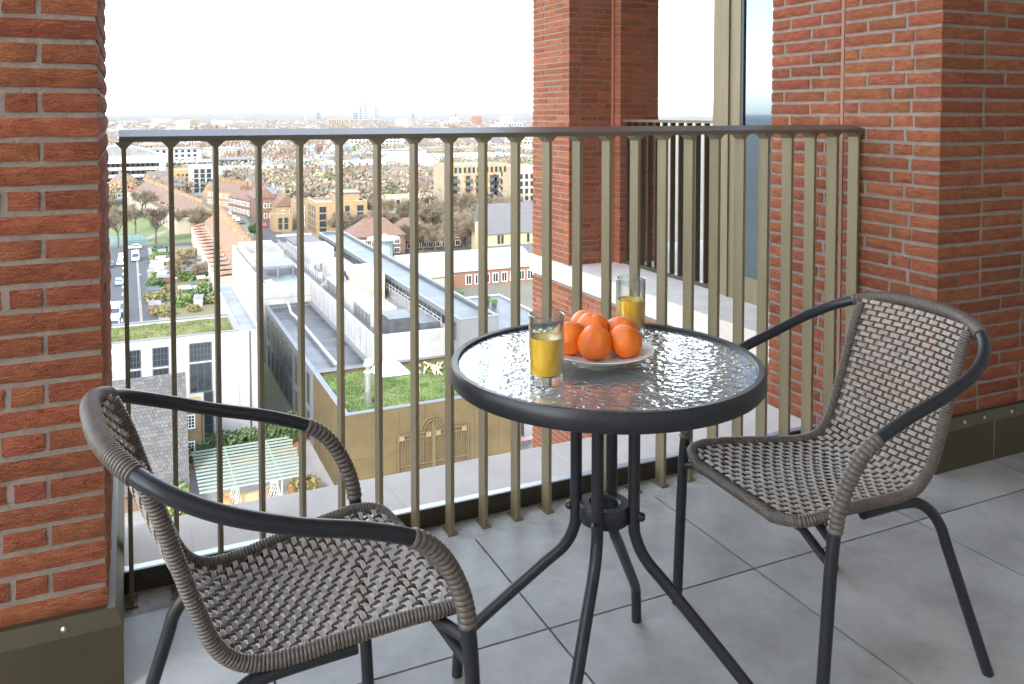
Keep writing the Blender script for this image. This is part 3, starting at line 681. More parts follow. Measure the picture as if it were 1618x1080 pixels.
for k in range(22):
    lx, ly = g(680 + rnd.uniform(-18, 22), 582 + rnd.uniform(-6, 8), 9.5); a = rnd.uniform(0, 3.1)
    MB().tube([(lx, ly, GZ + 9.35), (lx + math.cos(a) * 1.1, ly + math.sin(a) * 1.1, GZ + 9.55 + rnd.random() * .4)], .11, 6).build('log', M('log_wood', (.34, .26, .18), .9, .3, 3), gb)
def tufts(root, x0, x1, y0, y1, z, n, mats, s_):
    mb = MB()
    for _ in range(n):
        x, y = rnd.uniform(x0, x1), rnd.uniform(y0, y1); k = noise.noise(Vector((x, y, 1)) * .5); hh = s_ * rnd.uniform(.4, 1.2) * (1.1 + k); a = rnd.uniform(0, 6.3); w = s_ * .45
        dx, dy = math.cos(a) * w, math.sin(a) * w; lx, ly = rnd.gauss(0, .4) * s_, rnd.gauss(0, .4) * s_
        mb.add([(x - dx, y - dy, z), (x + dx, y + dy, z), (x + lx, y + ly, z + hh)], [(0, 1, 2)], 0 if rnd.random() < .55 + k * .6 else 1 if rnd.random() < .7 else 2)
    stuff(mb.build('sedum_tufts', mats, root))
TG = [M('tuft_green', (.06, .11, .025), .9, .4, 1.5), M('tuft_lime', (.10, .135, .04), .9, .3, 1.5), M('tuft_straw', (.14, .12, .055), .9, .3, 1.5)]
tufts(gb, CXL + .7, 40.9, 87.8, 102.9, GZ + 9.19, 15000, TG, .2)
tufts(w1, xl + .6, 12.0, Yb + .6, 120.4, GZ + 13.74, 9000, [TG[1], TG[2], TG[0]], .16)
# ornamental gates hung on the bronze wall
gx0, gz0 = onY(628, 757, 86.9); gx1, gz1 = onY(741, 672, 86.9); gz0 = .3
gate = MB(); gy = 86.9; gw = gx1 - gx0; gh = onY(627, 690, 86.9)[1]
IRON = M('old_iron', (.085, .062, .03), .6, .2, 3)
gt = thing('iron_gate', 'pair of tall ornamental iron gates fixed to the bronze wall', 'gate', (gx0 + gw / 2, gy, GZ))
for sgn in (-1, 1):
    lf = MB(); xo = 0 if sgn < 0 else gw / 2
    lf.box(xo + .03, xo + .19, -.06, .06, gz0, gh + .2).box(xo + gw / 2 - .19, xo + gw / 2 - .03, -.06, .06, gz0, gh + (1.0 if sgn < 0 else .3))
    for z in (gz0 + .2, gz0 + (gh - gz0) * .45, gh - .5, gh): lf.box(xo + .19, xo + gw / 2 - .19, -.04, .04, z - .06, z + .06)
    lf_o = lf.build('gate_leaf', IRON, gt, loc=(-gw / 2, 0, 0))
    for k in range(13):
        x = xo + .3 + (gw / 2 - .6) * k / 12; ob('gate_bar', MB().tube([(x, 0, gz0), (x, 0, gh + .35)], .03, 6).mesh('gate_bar', IRON), gt, (-gw / 2, 0, 0))
    for zz, xx in ((gh - .3, .5), (gh - .3, gw / 2 - .6), (gz0 + .4, .5), (gz0 + .6, gw / 2 - .5)):
        MB().box(xo + xx - .28, xo + xx + .28, -.12, .05, zz - .25, zz + .25).build('gate_plate', M('brass_plate', (.15, .11, .055), .6, .1, 2), gt, loc=(-gw / 2, 0, 0))
arc = MB()
for rr_ in (1.1, 1.45): arc.tube([(gw / 2 + rr_ * math.cos(a * math.pi / 16), 0, gh + .1 + rr_ * 1.05 * math.sin(a * math.pi / 16)) for a in range(17)], .05, 6)
for a in range(1, 8): arc.tube([(gw / 2, 0, gh + .1), (gw / 2 + 1.4 * math.cos(a * math.pi / 8), 0, gh + .1 + 1.5 * math.sin(a * math.pi / 8))], .03, 5)
arc.tube([(gw / 2, 0, gz0), (gw / 2, 0, gh + 2.0)], .07, 6); arc.build('gate_overthrow', IRON, gt, loc=(-gw / 2, 0, 0))


gr = block('grey_building', 'grey flat roofed building with tall dark windows and a wet felt roof', 'building', CXL, 28.3, 103.62, 143.4, 9.7, METALG, FELT, .5)
coping(gr, CXL, 28.3, 103.62, 143.4, 9.7, METALG, .55)
windows(gr, 'W', CXL - .03, 104.5, 142, 9, 4.9, 4.9, 1, 1.5, 3.9, 2, 1, FRAME_D); windows(gr, 'W', CXL - .03, 104.5, 142, 9, .5, .5, 1, 1.5, 3.4, 2, 1, FRAME_D)
for k in range(8): MB().box(CXL + .4, 28.0, 105 + k * 4.8, 105.12 + k * 4.8, GZ + 9.2, GZ + 9.215).build('felt_seam', GREYR, gr)
MB().tube([(24, 106, GZ + 9.75), (24, 128, GZ + 9.75), (23.6, 136, GZ + 9.9), (23.6, 139, GZ + 11)], .22, 8).build('roof_pipe', WMETAL, gr)

pd = block('plant_deck_building', 'white panelled building with a roof deck full of plant boxes', 'building', 28.32, 38.8, 103.64, 188, 13.4, WMETAL, GREYR, 1.3)
for k in range(1, 12): MB().box(28.29, 28.32, 103.6 + k * 3.3, 103.63 + k * 3.3, GZ + 9.8, GZ + 13.3).build('panel_seam', METALG, pd)
fb = block('white_building', 'tall white block behind the grey felt roof', 'building', CXL - .4, 28.31, 143.42, 188, 13.5, WMETAL, GREYR, 1.2)
for k in range(1, 5): MB().box(CXL - .4, 28.3, 143.39, 143.42, GZ + k * 2.7, GZ + k * 2.7 + .04).build('panel_seam', METALG, fb)
for nm, m_, x0, x1, y0, y1, z0, z1 in (
    ('plant_pit_wall', WMETAL, 20.9, 27.5, 166, 166.4, 12.3, 15), ('plant_pit_wall', WMETAL, 20.9, 21.3, 166.4, 182, 12.3, 15), ('plant_pit_wall', WMETAL, 27.1, 27.5, 166.4, 182, 12.3, 15), ('plant_pit_wall', WMETAL, 20.9, 27.5, 182, 182.4, 12.3, 15),
    ('roof_canopy', METALG, 21.4, 27.2, 153, 161, 14.3, 14.6), ('canopy_post', METALG, 21.5, 21.7, 153.1, 153.3, 12.3, 14.3), ('canopy_post', METALG, 26.9, 27.1, 153.1, 153.3, 12.3, 14.3), ('canopy_post', METALG, 24.2, 24.4, 153.1, 153.3, 12.3, 14.3),
    ('green_deck', M('deck_green', (.07, .26, .17), .6, .1, 1), 22.5, 27.8, 145, 149.5, 12.3, 12.55), ('duct', WMETAL, 21.0, 22.4, 145, 148, 12.3, 13.2)):
    MB().box(x0, x1, y0, y1, GZ + z0, GZ + z1).build(nm, m_, fb)

for nm, m_, x0, x1, y0, y1, z0, z1 in (
    ('plant_box', WMETAL, 31.5, 36, 160, 168, 12.1, 16.2), ('plant_box', WMETAL, 32.5, 36, 146, 154, 12.1, 15.2), ('air_handling_unit', CREAMW, 33.4, 37.2, 129, 139, 12.1, 16.4),
    ('plant_box', WMETAL, 31, 34.5, 172, 183, 12.1, 14.6), ('plant_box', WMETAL, 30.3, 33.6, 132, 141, 12.1, 14.2), ('plant_box', WMETAL, 30, 32.9, 121, 130, 12.1, 14.6), ('plant_box', WMETAL, 30.2, 34.0, 112, 119.5, 12.1, 14.8),
    ('cooling_unit', FELT, 31.2, 34.8, 106.2, 111, 12.1, 14.7), ('cooling_unit', FELT, 35.2, 38.0, 105.2, 109, 12.1, 14.0), ('dark_cover', SLATE, 31, 37, 175, 186, 14.7, 15.1),
    ('white_canopy', WMETAL, 29.4, 37, 186.2, 187.6, 15.0, 15.3)):
    MB().box(x0, x1, y0, y1, GZ + z0, GZ + z1).build(nm, m_, pd)
for k in range(15): MB().box(30.0 + .01 * k, 30.1 + .01 * k, 112 + k * 1.9, 113.2 + k * 1.9, GZ + 12.1, GZ + 14.1).build('louvre_panel', METALG, pd)
def handrail(root, pts, h, m, n):
    mb = MB()
    for z in (h, h * .55): mb.tube([(x, y, GZ + b + z) for x, y, b in pts], .05, 5)
    L = len(pts) - 1
    for i in range(L):
        for k in range(n + 1):
            q = k / n; x = pts[i][0] * (1 - q) + pts[i + 1][0] * q; y = pts[i][1] * (1 - q) + pts[i + 1][1] * q; b = pts[i][2] * (1 - q) + pts[i + 1][2] * q
            mb.box(x - .05, x + .05, y - .05, y + .05, GZ + b, GZ + b + h)
    mb.build('handrail', m, root)
for k in range(34):
    x_, y_ = rnd.uniform(29.2, 37.5), rnd.uniform(105, 186); w_ = rnd.uniform(.3, 1.1)
    MB().box(x_, x_ + w_, y_, y_ + rnd.uniform(.4, 1.6), GZ + 12.1, GZ + 12.1 + rnd.uniform(.4, 1.7)).build('roof_unit', rnd.choice((WMETAL, METALG, METALG)), pd)
for k in range(5): MB().tube([(29.2 + k * .35, 106 + k, GZ + 12.35), (29.2 + k * .35, 150 + k * 6, GZ + 12.35)], .09, 6).build('roof_pipe', METALG, pd)
handrail(pd, [(37.9, 104.5, 13.4), (37.9, 150, 13.4)], 1.1, WMETAL, 28); handrail(pd, [(29.6, 141, 13.4), (29.6, 186, 13.4)], 1.1, WMETAL, 22)
for k in range(9): MB().box(29.5 + k * .28, 30.6 + k * .28, 142.6 - k * .02, 143.3, GZ + 12.1 + k * .22, GZ + 12.3 + k * .22).build('step', WMETAL, pd)
MB().tube([(33.2, 137.5, GZ + 14.2), (32.6, 137.2, GZ + 15.6), (32.2, 136.2, GZ + 15.9), (31.9, 135, GZ + 14.6)], .2, 8).build('duct_hose', FRAME_D, pd)

dr = block('clerestory_building', 'long building with a dark felt roof and a strip of clerestory windows', 'building', 38.82, 44.4, 100, 188, 15.2, METALG, FELT, .35)
coping(dr, 38.82, 44.4, 100, 188, 15.2, METALG, .5)
windows(dr, 'W', 38.80, 101, 187, 44, 12.3, 12.3, 1, 1.35, 2.3, 2, 2, FRAME_D)
FOOT.append((10, 48, 85, 192))

# ---- old house with slate roof in front of the white building
oh = thing('old_house', 'old yellow brick house with a huge steep grey slate roof', 'house', (2, 98, GZ)); WROOTS.append(oh)
a0 = onY(150, 700, 97)[0]; a1 = onY(292, 700, 97)[0]; ht = hat(250, 596, 99)
MB().add([(a0 - 6, 95, GZ), (a1, 95, GZ), (a1, 103.5, GZ), (a0 - 6, 103.5, GZ), (a0 - 6, 95, GZ + 2.6), (a1, 95, GZ + 2.6), (a1, 103.5, GZ + 2.6), (a0 - 6, 103.5, GZ + 2.6), (a0 - 6, 99.2, GZ + ht - .1), (a1, 99.2, GZ + ht - .1)],
         [(0, 1, 5, 4), (1, 2, 6, 5), (2, 3, 7, 6), (3, 0, 4, 7), (5, 6, 9), (4, 8, 7)]).build('wall', BBRICK, oh)
MB().add([(a0 - 6.3, 94.6, GZ + 1.9), (a1 + .3, 94.6, GZ + 1.9), (a1 + .3, 99.2, GZ + ht + .2), (a0 - 6.3, 99.2, GZ + ht + .2), (a1 + .3, 103.9, GZ + 1.9), (a0 - 6.3, 103.9, GZ + 1.9)], [(0, 1, 2, 3), (3, 2, 4, 5)]).build('roof', M('old_slate', (.075, .073, .07), .8, .4, 3, world_co=True, stretch=(1, 1, 4), bump=.03, bscale=6), oh)
sl_m = [M('slate_a', (.075, .073, .072), .75, .3, 4, objrand=.12), M('slate_b', (.055, .054, .055), .75, .3, 4)]
NS = 30
for k in range(NS):         # slate courses lapped up the slope
    q0, q1 = k / NS, (k + 1.15) / NS; ya, yb = 94.6 + 4.6 * q0, 94.6 + 4.6 * min(1, q1); za, zb = 1.9 + (ht - 1.7) * q0, 1.9 + (ht - 1.7) * min(1, q1); mb = MB(); nn_ = 40; L_ = a1 - a0 + 6.6
    for i in range(nn_):
        xx0 = a0 - 6.3 + L_ * i / nn_ + (L_ / nn_ / 2 if k % 2 else 0); xx1 = min(xx0 + L_ / nn_ - .025, a1 + .3); u_ = rnd.uniform(-.015, .02)
        mb.add([(xx0, ya - .09 - u_, GZ + za + .03), (xx1, ya - .09 - u_, GZ + za + .03), (xx1, yb - .02, GZ + zb + .01), (xx0, yb - .02, GZ + zb + .01)], [(0, 1, 2, 3)], rnd.randrange(2))
    mb.build('slate_course', sl_m, oh)
b0, b1 = onY(293, 700, 104)[0], onY(323, 700, 104)[0]
ow = MB().box(b0, b1, 104, 109, GZ, GZ + hat(308, 648, 104)).build('wall', OBRICK, oh)
for px, py in ((300, 668), (300, 710)):
    x, z = onY(px, py + 8, 104); ob('window', win_mesh(1.0, 1.5, 3, 4, FRAME_W), oh, (x, 103.97, GZ + z))
MB().tube([(b0 + 1.9, 103.9, GZ), (b0 + 1.9, 103.9, GZ + hat(308, 650, 104))], .07, 6).build('downpipe', FRAME_D, oh)
FOOT.append((a0 - 6, b1, 90, 110))

# ---- courtyard: pergola, planters, hanging seats, spiral, cafe tables
PG = M('pergola_green', (.19, .235, .195), .6, .06, 3)
x0, y0 = 6.2, 90.5; x1, y1 = 17.2, 101.8
pg = thing('pergola', 'pale green pergola of thin parallel slats on slender posts', 'pergola', (x0, y0, GZ))
for k in range(13): MB().box(0, x1 - x0 + (k % 3) * .15, (y1 - y0) * k / 12 - .11, (y1 - y0) * k / 12 + .11, 2.62, 2.78).build('slat', PG, pg)
for fx_ in (.33, .76): MB().box((x1 - x0) * fx_ - .09, (x1 - x0) * fx_ + .09, -.2, y1 - y0 + .2, 2.40, 2.615).build('beam', PG, pg)
for fx_ in (.33, .76):
    for yy in (.1, 5.6, 11.1): MB().box((x1 - x0) * fx_ - .1, (x1 - x0) * fx_ + .1, yy - .1, yy + .1, 0, 2.39).build('post', PG, pg)
COR = M('corten_steel', (.26, .12, .06), .85, .2, 1.5)
def leafcloud(mb, cx, cy, z0, rx, ry, h, n, s, mi=0):
    for _ in range(n):
        while True:
            a, b, c = rnd.uniform(-1, 1), rnd.uniform(-1, 1), rnd.uniform(0, 1)
            if a * a + b * b + (c * 1.4 - .7) ** 2 < 1.1: break
        p = Vector((cx + a * rx, cy + b * ry, z0 + c * h)); d = Vector((rnd.gauss(0, 1), rnd.gauss(0, 1), rnd.gauss(0, 1))).normalized(); e_ = d.orthogonal().normalized()
        q = s * rnd.uniform(.6, 1.3); f_ = d.cross(e_) * q * .6; e_ = e_ * q
        mb.add([p - e_, p + f_, p + e_, p - f_], [(0, 1, 2, 3)], mi)
def planter(label, x0, x1, y0, y1, h, lm, n, ph, s=.3):
    t = thing('planter', label, 'planter', ((x0 + x1) / 2, (y0 + y1) / 2, GZ + .035))
    MB().box(x0 - (x0 + x1) / 2, x1 - (x0 + x1) / 2, -(y1 - y0) / 2, (y1 - y0) / 2, 0, h).build('trough', COR, t)
    mb = MB(); leafcloud(mb, 0, 0, h - .2, (x1 - x0) * .5, (y1 - y0) * .5, ph, n, s); mb.build('foliage', lm, t); return t
planter('long corten planter of evergreen shrubs behind the pergola', 3, 18.8, 103, 106.5, .8, LEAF, 2600, 2.6)
planter('corten planter of straw coloured grass beside the pergola end', 15.5, 18.8, 90, 93, .8, M('straw_grass', (.17, .14, .05), .9, .3, 2), 500, 1.2)
planter('corten planter of green shrubs at the slate roofed house', 2.5, 5.4, 88, 95, .6, LEAF2, 1500, 2.6)
planter('corten planter with brown winter stems by the old house', 3.5, 5.8, 97, 101, .6, TWIG, 800, 3.0, .22)
planter('corten planter with dense green hedge beside the bronze wall', 16, 20.3, 106.8, 109.5, .9, LEAF, 900, 2.6)
bx, by = g(395, 790)
bn = thing('curved_bench', 'low pale timber curved wall bench under the pergola', 'bench', (11.6, 91.2, GZ + .035))
mb = MB(); pts_o = []; pts_i = []
for k in range(17):
    a = R(200 + 140 * k / 16); pts_o.append((3.0 * math.cos(a), 3.4 + 3.0 * math.sin(a))); pts_i.append((2.4 * math.cos(a), 3.4 + 2.4 * math.sin(a)))
mb.poly(pts_o + pts_i[::-1], 0, 1.1); mb.build('seat_wall', M('pale_timber', (.30, .22, .12), .8, .12, 2), bn)
WW = M('white_wire', (.5, .5, .49), .5, .03, 3)
def wire_seat(label, px, py):
    x, y = g(px, py); t = thing('wire_seat', label, 'chair', (x, y, GZ + .035), rnd.uniform(0, 3), 'white wire seats')
    mb = MB()
    for k in range(12):
        a = 2 * math.pi * k / 12
        mb.tube([(.75 * math.cos(a), .75 * math.sin(a), 0), (.5 * math.cos(a + .5), .5 * math.sin(a + .5), 1.0), (.42 * math.cos(a + 1.2), .42 * math.sin(a + 1.2), 1.9)], .035, 5)
    mb.build('cage', WW, t)
    mb = MB()
    for r_, z in ((.75, .03), (.5, 1.0), (.42, 1.9)): mb.tube([(r_ * math.cos(2 * math.pi * k / 20), r_ * math.sin(2 * math.pi * k / 20), z) for k in range(20)], .035, 5, closed=True)
    mb.build('hoop', WW, t)
wire_seat('white wire cage seat under the pergola beside an orange cushion', 372, 797); wire_seat('white wire cage seat by the pergola post and grey drum', 434, 786)
x, y = g(355, 800); oc = MB().lathe([(0, 0), (.9, 0), (1.0, .3), (.7, .75), (0, .85)], 20).build('floor_cushion', M('orange_cushion', (.52, .18, .08), .9, .1, 2), None, True, (x, y, GZ + .04)); tag(oc, 'orange domed floor cushion under the pergola', 'cushion')
MB().lathe([(.99, .27), (1.03, .3), (.99, .33)], 20).build('piping', COR, oc, True)
x, y = g(420, 778); dm = MB().lathe([(0, 0), (.55, 0), (.58, .1), (.5, .7), (.45, .75), (0, .75)], 20).build('drum_stool', METALG, None, True, (x, y, GZ + .04)); tag(dm, 'grey drum stool beside the white wire seat', 'stool')
sp = thing('spiral_sculpture', 'white concentric ring sculpture standing before the iron gates', 'sculpture', (*g(714, 745), GZ + .035))
for k in range(6): MB().tube([((1.65 - k * .27) * math.cos(2 * math.pi * i / 36), 0, 1.75 + (1.65 - k * .27) * math.sin(2 * math.pi * i / 36)) for i in range(36)], .055, 6, closed=True).build('ring', WW, sp)
MB().box(-.05, .05, -.05, .05, 0, 3.4).build('stand', WW, sp)
tx, ty = g(829, 705)
ct = thing('cafe_table', 'small red cafe table on the paving by the brick wing', 'table', (tx, ty, GZ + .035))
MB().box(-1.1, 1.1, -.5, .5, .95, 1.02).build('table_top', M('pink_red_top', (.62, .28, .25), .5, .05, 2), ct)
for sx in (-.95, .95):
    for sy in (-.4, .4): MB().box(sx - .04, sx + .04, sy - .04, sy + .04, 0, .95).build('leg', FRAME_D, ct)
planter('small corten planter of bright green leaves near the cafe table', tx + .4, tx + 2.4, ty - 6, ty - 4.6, .5, LEAF2, 260, .9, .22)

# ---- vehicles
CARG = M('car_glass', (.03, .035, .045), .08, .1, 1); TYRE = M('tyre', (.025, .025, .025), .8, .1, 3); RIM = M('rim', (.5, .5, .5), .35, metal=.7)
CW = {}
def wheel_me():
    if 'w' not in CW:
        mb = MB(); prof = [(.0, -.1), (.2, -.1), (.31, -.1), (.33, -.06), (.33, .06), (.31, .1), (.2, .1), (0, .1)]
        mb.lathe(prof, 14); mb.v = [(z, x, y) for x, y, z in mb.v]; mb.m = [1 if i % 7 in (0, 6) else 0 for i in range(len(mb.f))]
        CW['w'] = mb.mesh('wheel', [TYRE, RIM])
    return CW['w']
def extr(prof, w, tw=None):
    mb = MB(); n = len(prof); v = []
    for s_ in (-1, 1):
        for y, z, k in prof: v.append((s_ * (w if not k else tw) / 2, y, z))
    return mb.add(v, [tuple(range(n)), tuple(range(n, 2 * n))[::-1]] + [(i, i + n, (i + 1) % n + n, (i + 1) % n) for i in range(n)])
def car_meshes():
    if 'car' in CW: return CW['car']
    body = [(-2.1, .3, 0), (2.1, .3, 0), (2.15, .62, 0), (2.0, .78, 0), (1.0, .95, 0), (.35, 1.42, 1), (-1.1, 1.45, 1), (-1.85, 1.0, 0), (-2.12, .9, 0), (-2.15, .6, 0)]
    glass = [(.98, .97, 0), (.36, 1.38, 1), (-1.08, 1.41, 1), (-1.8, 1.02, 0)]
    g1 = extr(glass, 1.79, 1.37); g1.v = [(x, y * 1.03 - .0, z) for x, y, z in g1.v]
    CW['car'] = (extr(body, 1.76, 1.34), g1.mesh('glass', CARG)); return CW['car']
def car(label, x, y, rz, m, z=.04):
    b, gl = car_meshes(); t = thing('parked_car', label, 'car', (x, y, GZ + z), rz, 'cars parked in the streets')
    me = CW.get(m.name) or b.mesh('body', m); CW[m.name] = me
    ob('body', me, t); ob('cabin_glass', gl, t)
    for sx in (-.8, .8):
        for sy in (-1.3, 1.32): ob('wheel', wheel_me(), t, (sx, sy, .33))
    return t
def van(label, x, y, rz, band=None, L=5.6):
    t = thing('delivery_van', label, 'van', (x, y, GZ + .04), rz)
    extr([(-L / 2, .4, 0), (L / 2, .4, 0), (L / 2, 1.0, 0), (L / 2 - .75, 1.2, 0), (L / 2 - 1.4, 2.15, 1), (L / 2 - 1.7, 2.5, 1), (-L / 2, 2.5, 1)], 2.0, 1.9).build('body', M('van_white', (.5, .5, .49), .35, .02, 1), t)
    extr([(L / 2 - .78, 1.22, 0), (L / 2 - 1.36, 2.08, 1), (L / 2 - 1.45, 2.05, 1), (L / 2 - .95, 1.2, 0)], 1.8, 1.7).build('windscreen', CARG, t, loc=(0, .04, .02))
    if band: MB().box(-1.02, 1.02, -L / 2 - .02, -L / 2 + 2.2, 1.7, 2.3).build('side_band', band, t)
    for sx in (-.9, .9):
        for sy in (-L * .3, L * .3): ob('wheel', wheel_me(), t, (sx, sy, .33))
        MB().box(sx * .8 - .12, sx * .8 + .12, L / 2 - .02, L / 2 + .03, .75, .95).build('headlight', FRAME_D, t)
def paint(n, c): return M('car_' + n, c, .3, .02, 1)
van('white box van with a yellow band parked at the kerb of the left street', *g(182, 500), R(180), M('van_yellow', (.7, .5, .1), .5, .02, 1), 6.5)
van('plain white van coming down the left street', *g(214, 411), R(180))
van('white van half hidden by the brick pier at the street foot', *g(180, 521), R(180), None, 5.2)
car('pale blue car parked along the left street kerb', *g(188, 449), R(182), paint('blue', (.25, .36, .55)))
car('silver car parked at the top of the left street', *g(192, 408), R(180), paint('silver', (.5, .51, .53)))
car('beige car parked behind the silver car in the left street', *g(190, 418), R(180), paint('beige', (.55, .5, .42)))
car('grey car waiting at the junction by the tennis court', *g(212, 393), R(90), paint('grey', (.3, .31, .33)), .045)
car('dark car on the verge of the left street', *g(173, 421), R(180), paint('black', (.05, .05, .055)))
car('red car parked at the mouth of the side street', *g(417, 358), R(172), paint('red', (.45, .05, .05)))
cl = [('white', (.75, .75, .75)), ('silver', (.5, .51, .53)), ('black', (.05, .05, .055)), ('blue', (.25, .36, .55)), ('grey', (.3, .31, .33))]
for k, (px, py) in enumerate(((364, 329), (371, 331), (383, 337), (395, 342), (363, 340), (370, 346), (376, 349), (382, 353), (411, 352), (405, 345))):
    n_, c_ = cl[k % 5]; x, y = g(px, py); car('%s car parked in the side street beyond the terrace' % n_, x, y, R(174), paint(n_, c_))

# ---- trees
def tree_mesh(seed, h, spread, twig, n_tw=900, leaf=None):
    rr = random.Random(seed); br, tw = MB(), MB(); tips = []
    def grow(p, d, L, r, lv):
        q = p + d * L; br.tube([p, (p + q) / 2 + Vector((rr.gauss(0, 1), rr.gauss(0, 1), 0)) * L * .04, q], [r, r * .85, r * .66], 5 if lv < 2 else 3, cap=False)
        if lv >= 2: tips.append((p, q))
        if lv >= 5: return
        for _ in range(3 if lv else 5):
            nd = (d + Vector((rr.gauss(0, 1), rr.gauss(0, 1), rr.gauss(.15, .5))) * spread).normalized(); grow(p + d * L * rr.uniform(.55, 1), nd, L * rr.uniform(.55, .78), r * .55, lv + 1)
    grow(Vector((0, 0, 0)), Vector((0, 0, 1)), h * .30, h * .022, 0)
    for _ in range(n_tw):
        a, b = rr.choice(tips); p = a.lerp(b, rr.random()) + Vector((rr.gauss(0, 1), rr.gauss(0, 1), rr.gauss(0, 1))) * h * .02
        d = ((b - a).normalized() + Vector((rr.gauss(0, 1), rr.gauss(0, 1), rr.gauss(.3, .8))) * .8).normalized(); L = h * rr.uniform(.03, .08); sd = d.orthogonal().normalized() * h * (.0035 if leaf is None else .02)
        tw.add([p - sd, p + sd, p + d * L], [(0, 1, 2)])
    return br.mesh('trunk', BARK), tw.mesh('crown', leaf or twig)
TREES = [tree_mesh(1, 14, .75, TWIG, 5200), tree_mesh(2, 12, .85, TWIG2, 4600), tree_mesh(3, 15, .6, TWIG, 5600), tree_mesh(4, 9, .8, TWIG, 5000, LEAF), tree_mesh(5, 11, .55, TWIG2, 1400)]
TL = ['bare winter tree with a wide brown crown', 'bare pale twigged winter tree', 'tall bare winter tree with upright brown crown', 'dark evergreen tree with dense leaves', 'thin pale birch like bare tree']
def tree(kind, x, y, s, where, z=0):
    a, b = TREES[kind]; t = thing('bare_tree' if kind != 3 else 'evergreen_tree', TL[kind] + ' ' + where, 'tree', (x, y, GZ + z), rnd.uniform(0, 6.3), 'trees ' + where)
    t.scale = (s, s, s * rnd.uniform(.9, 1.1)); ob('trunk', a, t); ob('crown', b, t); return t
for kind, px, py, s in ((2, 186, 391, 1.1), (0, 246, 385, 1.25), (4, 214, 368, 1.5), (1, 309, 372, 1.2), (0, 290, 367, .9), (3, 300, 360, .9), (0, 175, 350, 1), (2, 225, 340, 1), (1, 265, 345, 1), (3, 236, 310, 1.1), (1, 330, 362, 1.0)):
    tree(kind, *g(px, py), s, 'in the park')
for kind, px, py, s in ((4, 276, 448, .9), (1, 284, 438, .8), (0, 315, 447, .55), (0, 330, 440, .6), (3, 402, 378, .8), (1, 300, 420, .6)):
    tree(kind, *g(px, py), s, 'among the allotment plots')
for kind, px, py, s in ((1, 690, 402, 1.25), (1, 715, 404, 1.35), (2, 735, 402, 1.3), (0, 752, 398, 1.2), (1, 668, 398, 1.1), (0, 650, 400, 1.0), (2, 700, 392, 1.4), (1, 728, 388, 1.3), (0, 606, 372, .9), (3, 628, 400, .6), (3, 655, 382, .7), (1, 590, 402, .8), (0, 545, 380, .8)):
    tree(kind, *g(px, py), s, 'between the brick flats and the church')

# ---- allotments
for k in range(26):
    px = rnd.uniform(238, 262) if k < 15 else rnd.uniform(285, 330); x, y = g(px, rnd.uniform(404, 495)); w, d, h = rnd.uniform(1.5, 3), rnd.uniform(1.5, 2.6), rnd.uniform(1.6, 2.2)
    cname, cc = rnd.choice((('grey', (.15, .155, .16)), ('red', (.22, .06, .035)), ('brown', (.12, .08, .05)), ('white', (.42, .42, .40)), ('blue', (.09, .13, .2))))
    t = thing('garden_shed', '%s garden shed among the allotment plots' % cname, 'shed', (x, y, GZ + .03), rnd.uniform(-.2, .2), 'allotment sheds')
    MB().box(-w / 2, w / 2, -d / 2, d / 2, 0, h).build('wall', M('shed_' + cname, cc, .8, .15, 2), t)
    MB().add([(-w / 2 - .15, -d / 2 - .15, h + .01), (w / 2 + .15, -d / 2 - .15, h + .01), (w / 2 + .15, d / 2 + .15, h + .5), (-w / 2 - .15, d / 2 + .15, h + .5), (-w / 2 - .15, -d / 2 - .15, h + .07), (w / 2 + .15, -d / 2 - .15, h + .07), (w / 2 + .15, d / 2 + .15, h + .56), (-w / 2 - .15, d / 2 + .15, h + .56)], [(3, 2, 1, 0), (4, 5, 6, 7), (0, 1, 5, 4), (2, 3, 7, 6), (1, 2, 6, 5), (3, 0, 4, 7)]).build('roof', rnd.choice([GREYR, FELT, WROOF]), t)
SHR = []
for k in range(4):
    mb = MB(); leafcloud(mb, 0, 0, 0, 1.6, 1.6, 2.0, 420, .28); SHR.append(mb.mesh('foliage', [LEAF2, LEAF, M('straw_shrub', (.16, .14, .05), .9, .3, 2), LEAF2][k]))
STM = MB().tube([(0, 0, 0), (.05, 0, .5), (0, .05, 1.1)], [.08, .06, .03], 5).mesh('stem', BARK)
for k in range(46):
    px, py = rnd.uniform(240, 345), rnd.uniform(400, 500); i = rnd.randrange(4); x, y = g(px, py)
    t = thing('shrub', ['light green shrub', 'dark green shrub', 'straw yellow shrub', 'leafy green shrub'][i] + ' on the allotment plots', 'shrub', (x, y, GZ), rnd.uniform(0, 6), 'allotment shrubs'); s = rnd.uniform(.5, 1.5); t.scale = (s, s, s * rnd.uniform(.6, 1))
    ob('foliage', SHR[i], t); ob('stem', STM, t)
for px, py in ((279, 480), (392, 398), (330, 478), (221, 474)):
    x, y = g(px, py); t = thing('street_lamp', 'slim street lamp with a pale head by the ' + {279: 'allotment path', 392: 'side street tree', 330: 'allotment wall', 221: 'left street kerb'}[px], 'lamp', (x, y, GZ))
    MB().tube([(0, 0, 0), (0, 0, 5.6)], [.09, .05], 8).build('pole', METALG, t); MB().lathe([(0, 5.6), (.3, 5.6), (.36, 5.75), (.2, 5.95), (0, 6)], 12).build('lamp_head', WMETAL, t, True)

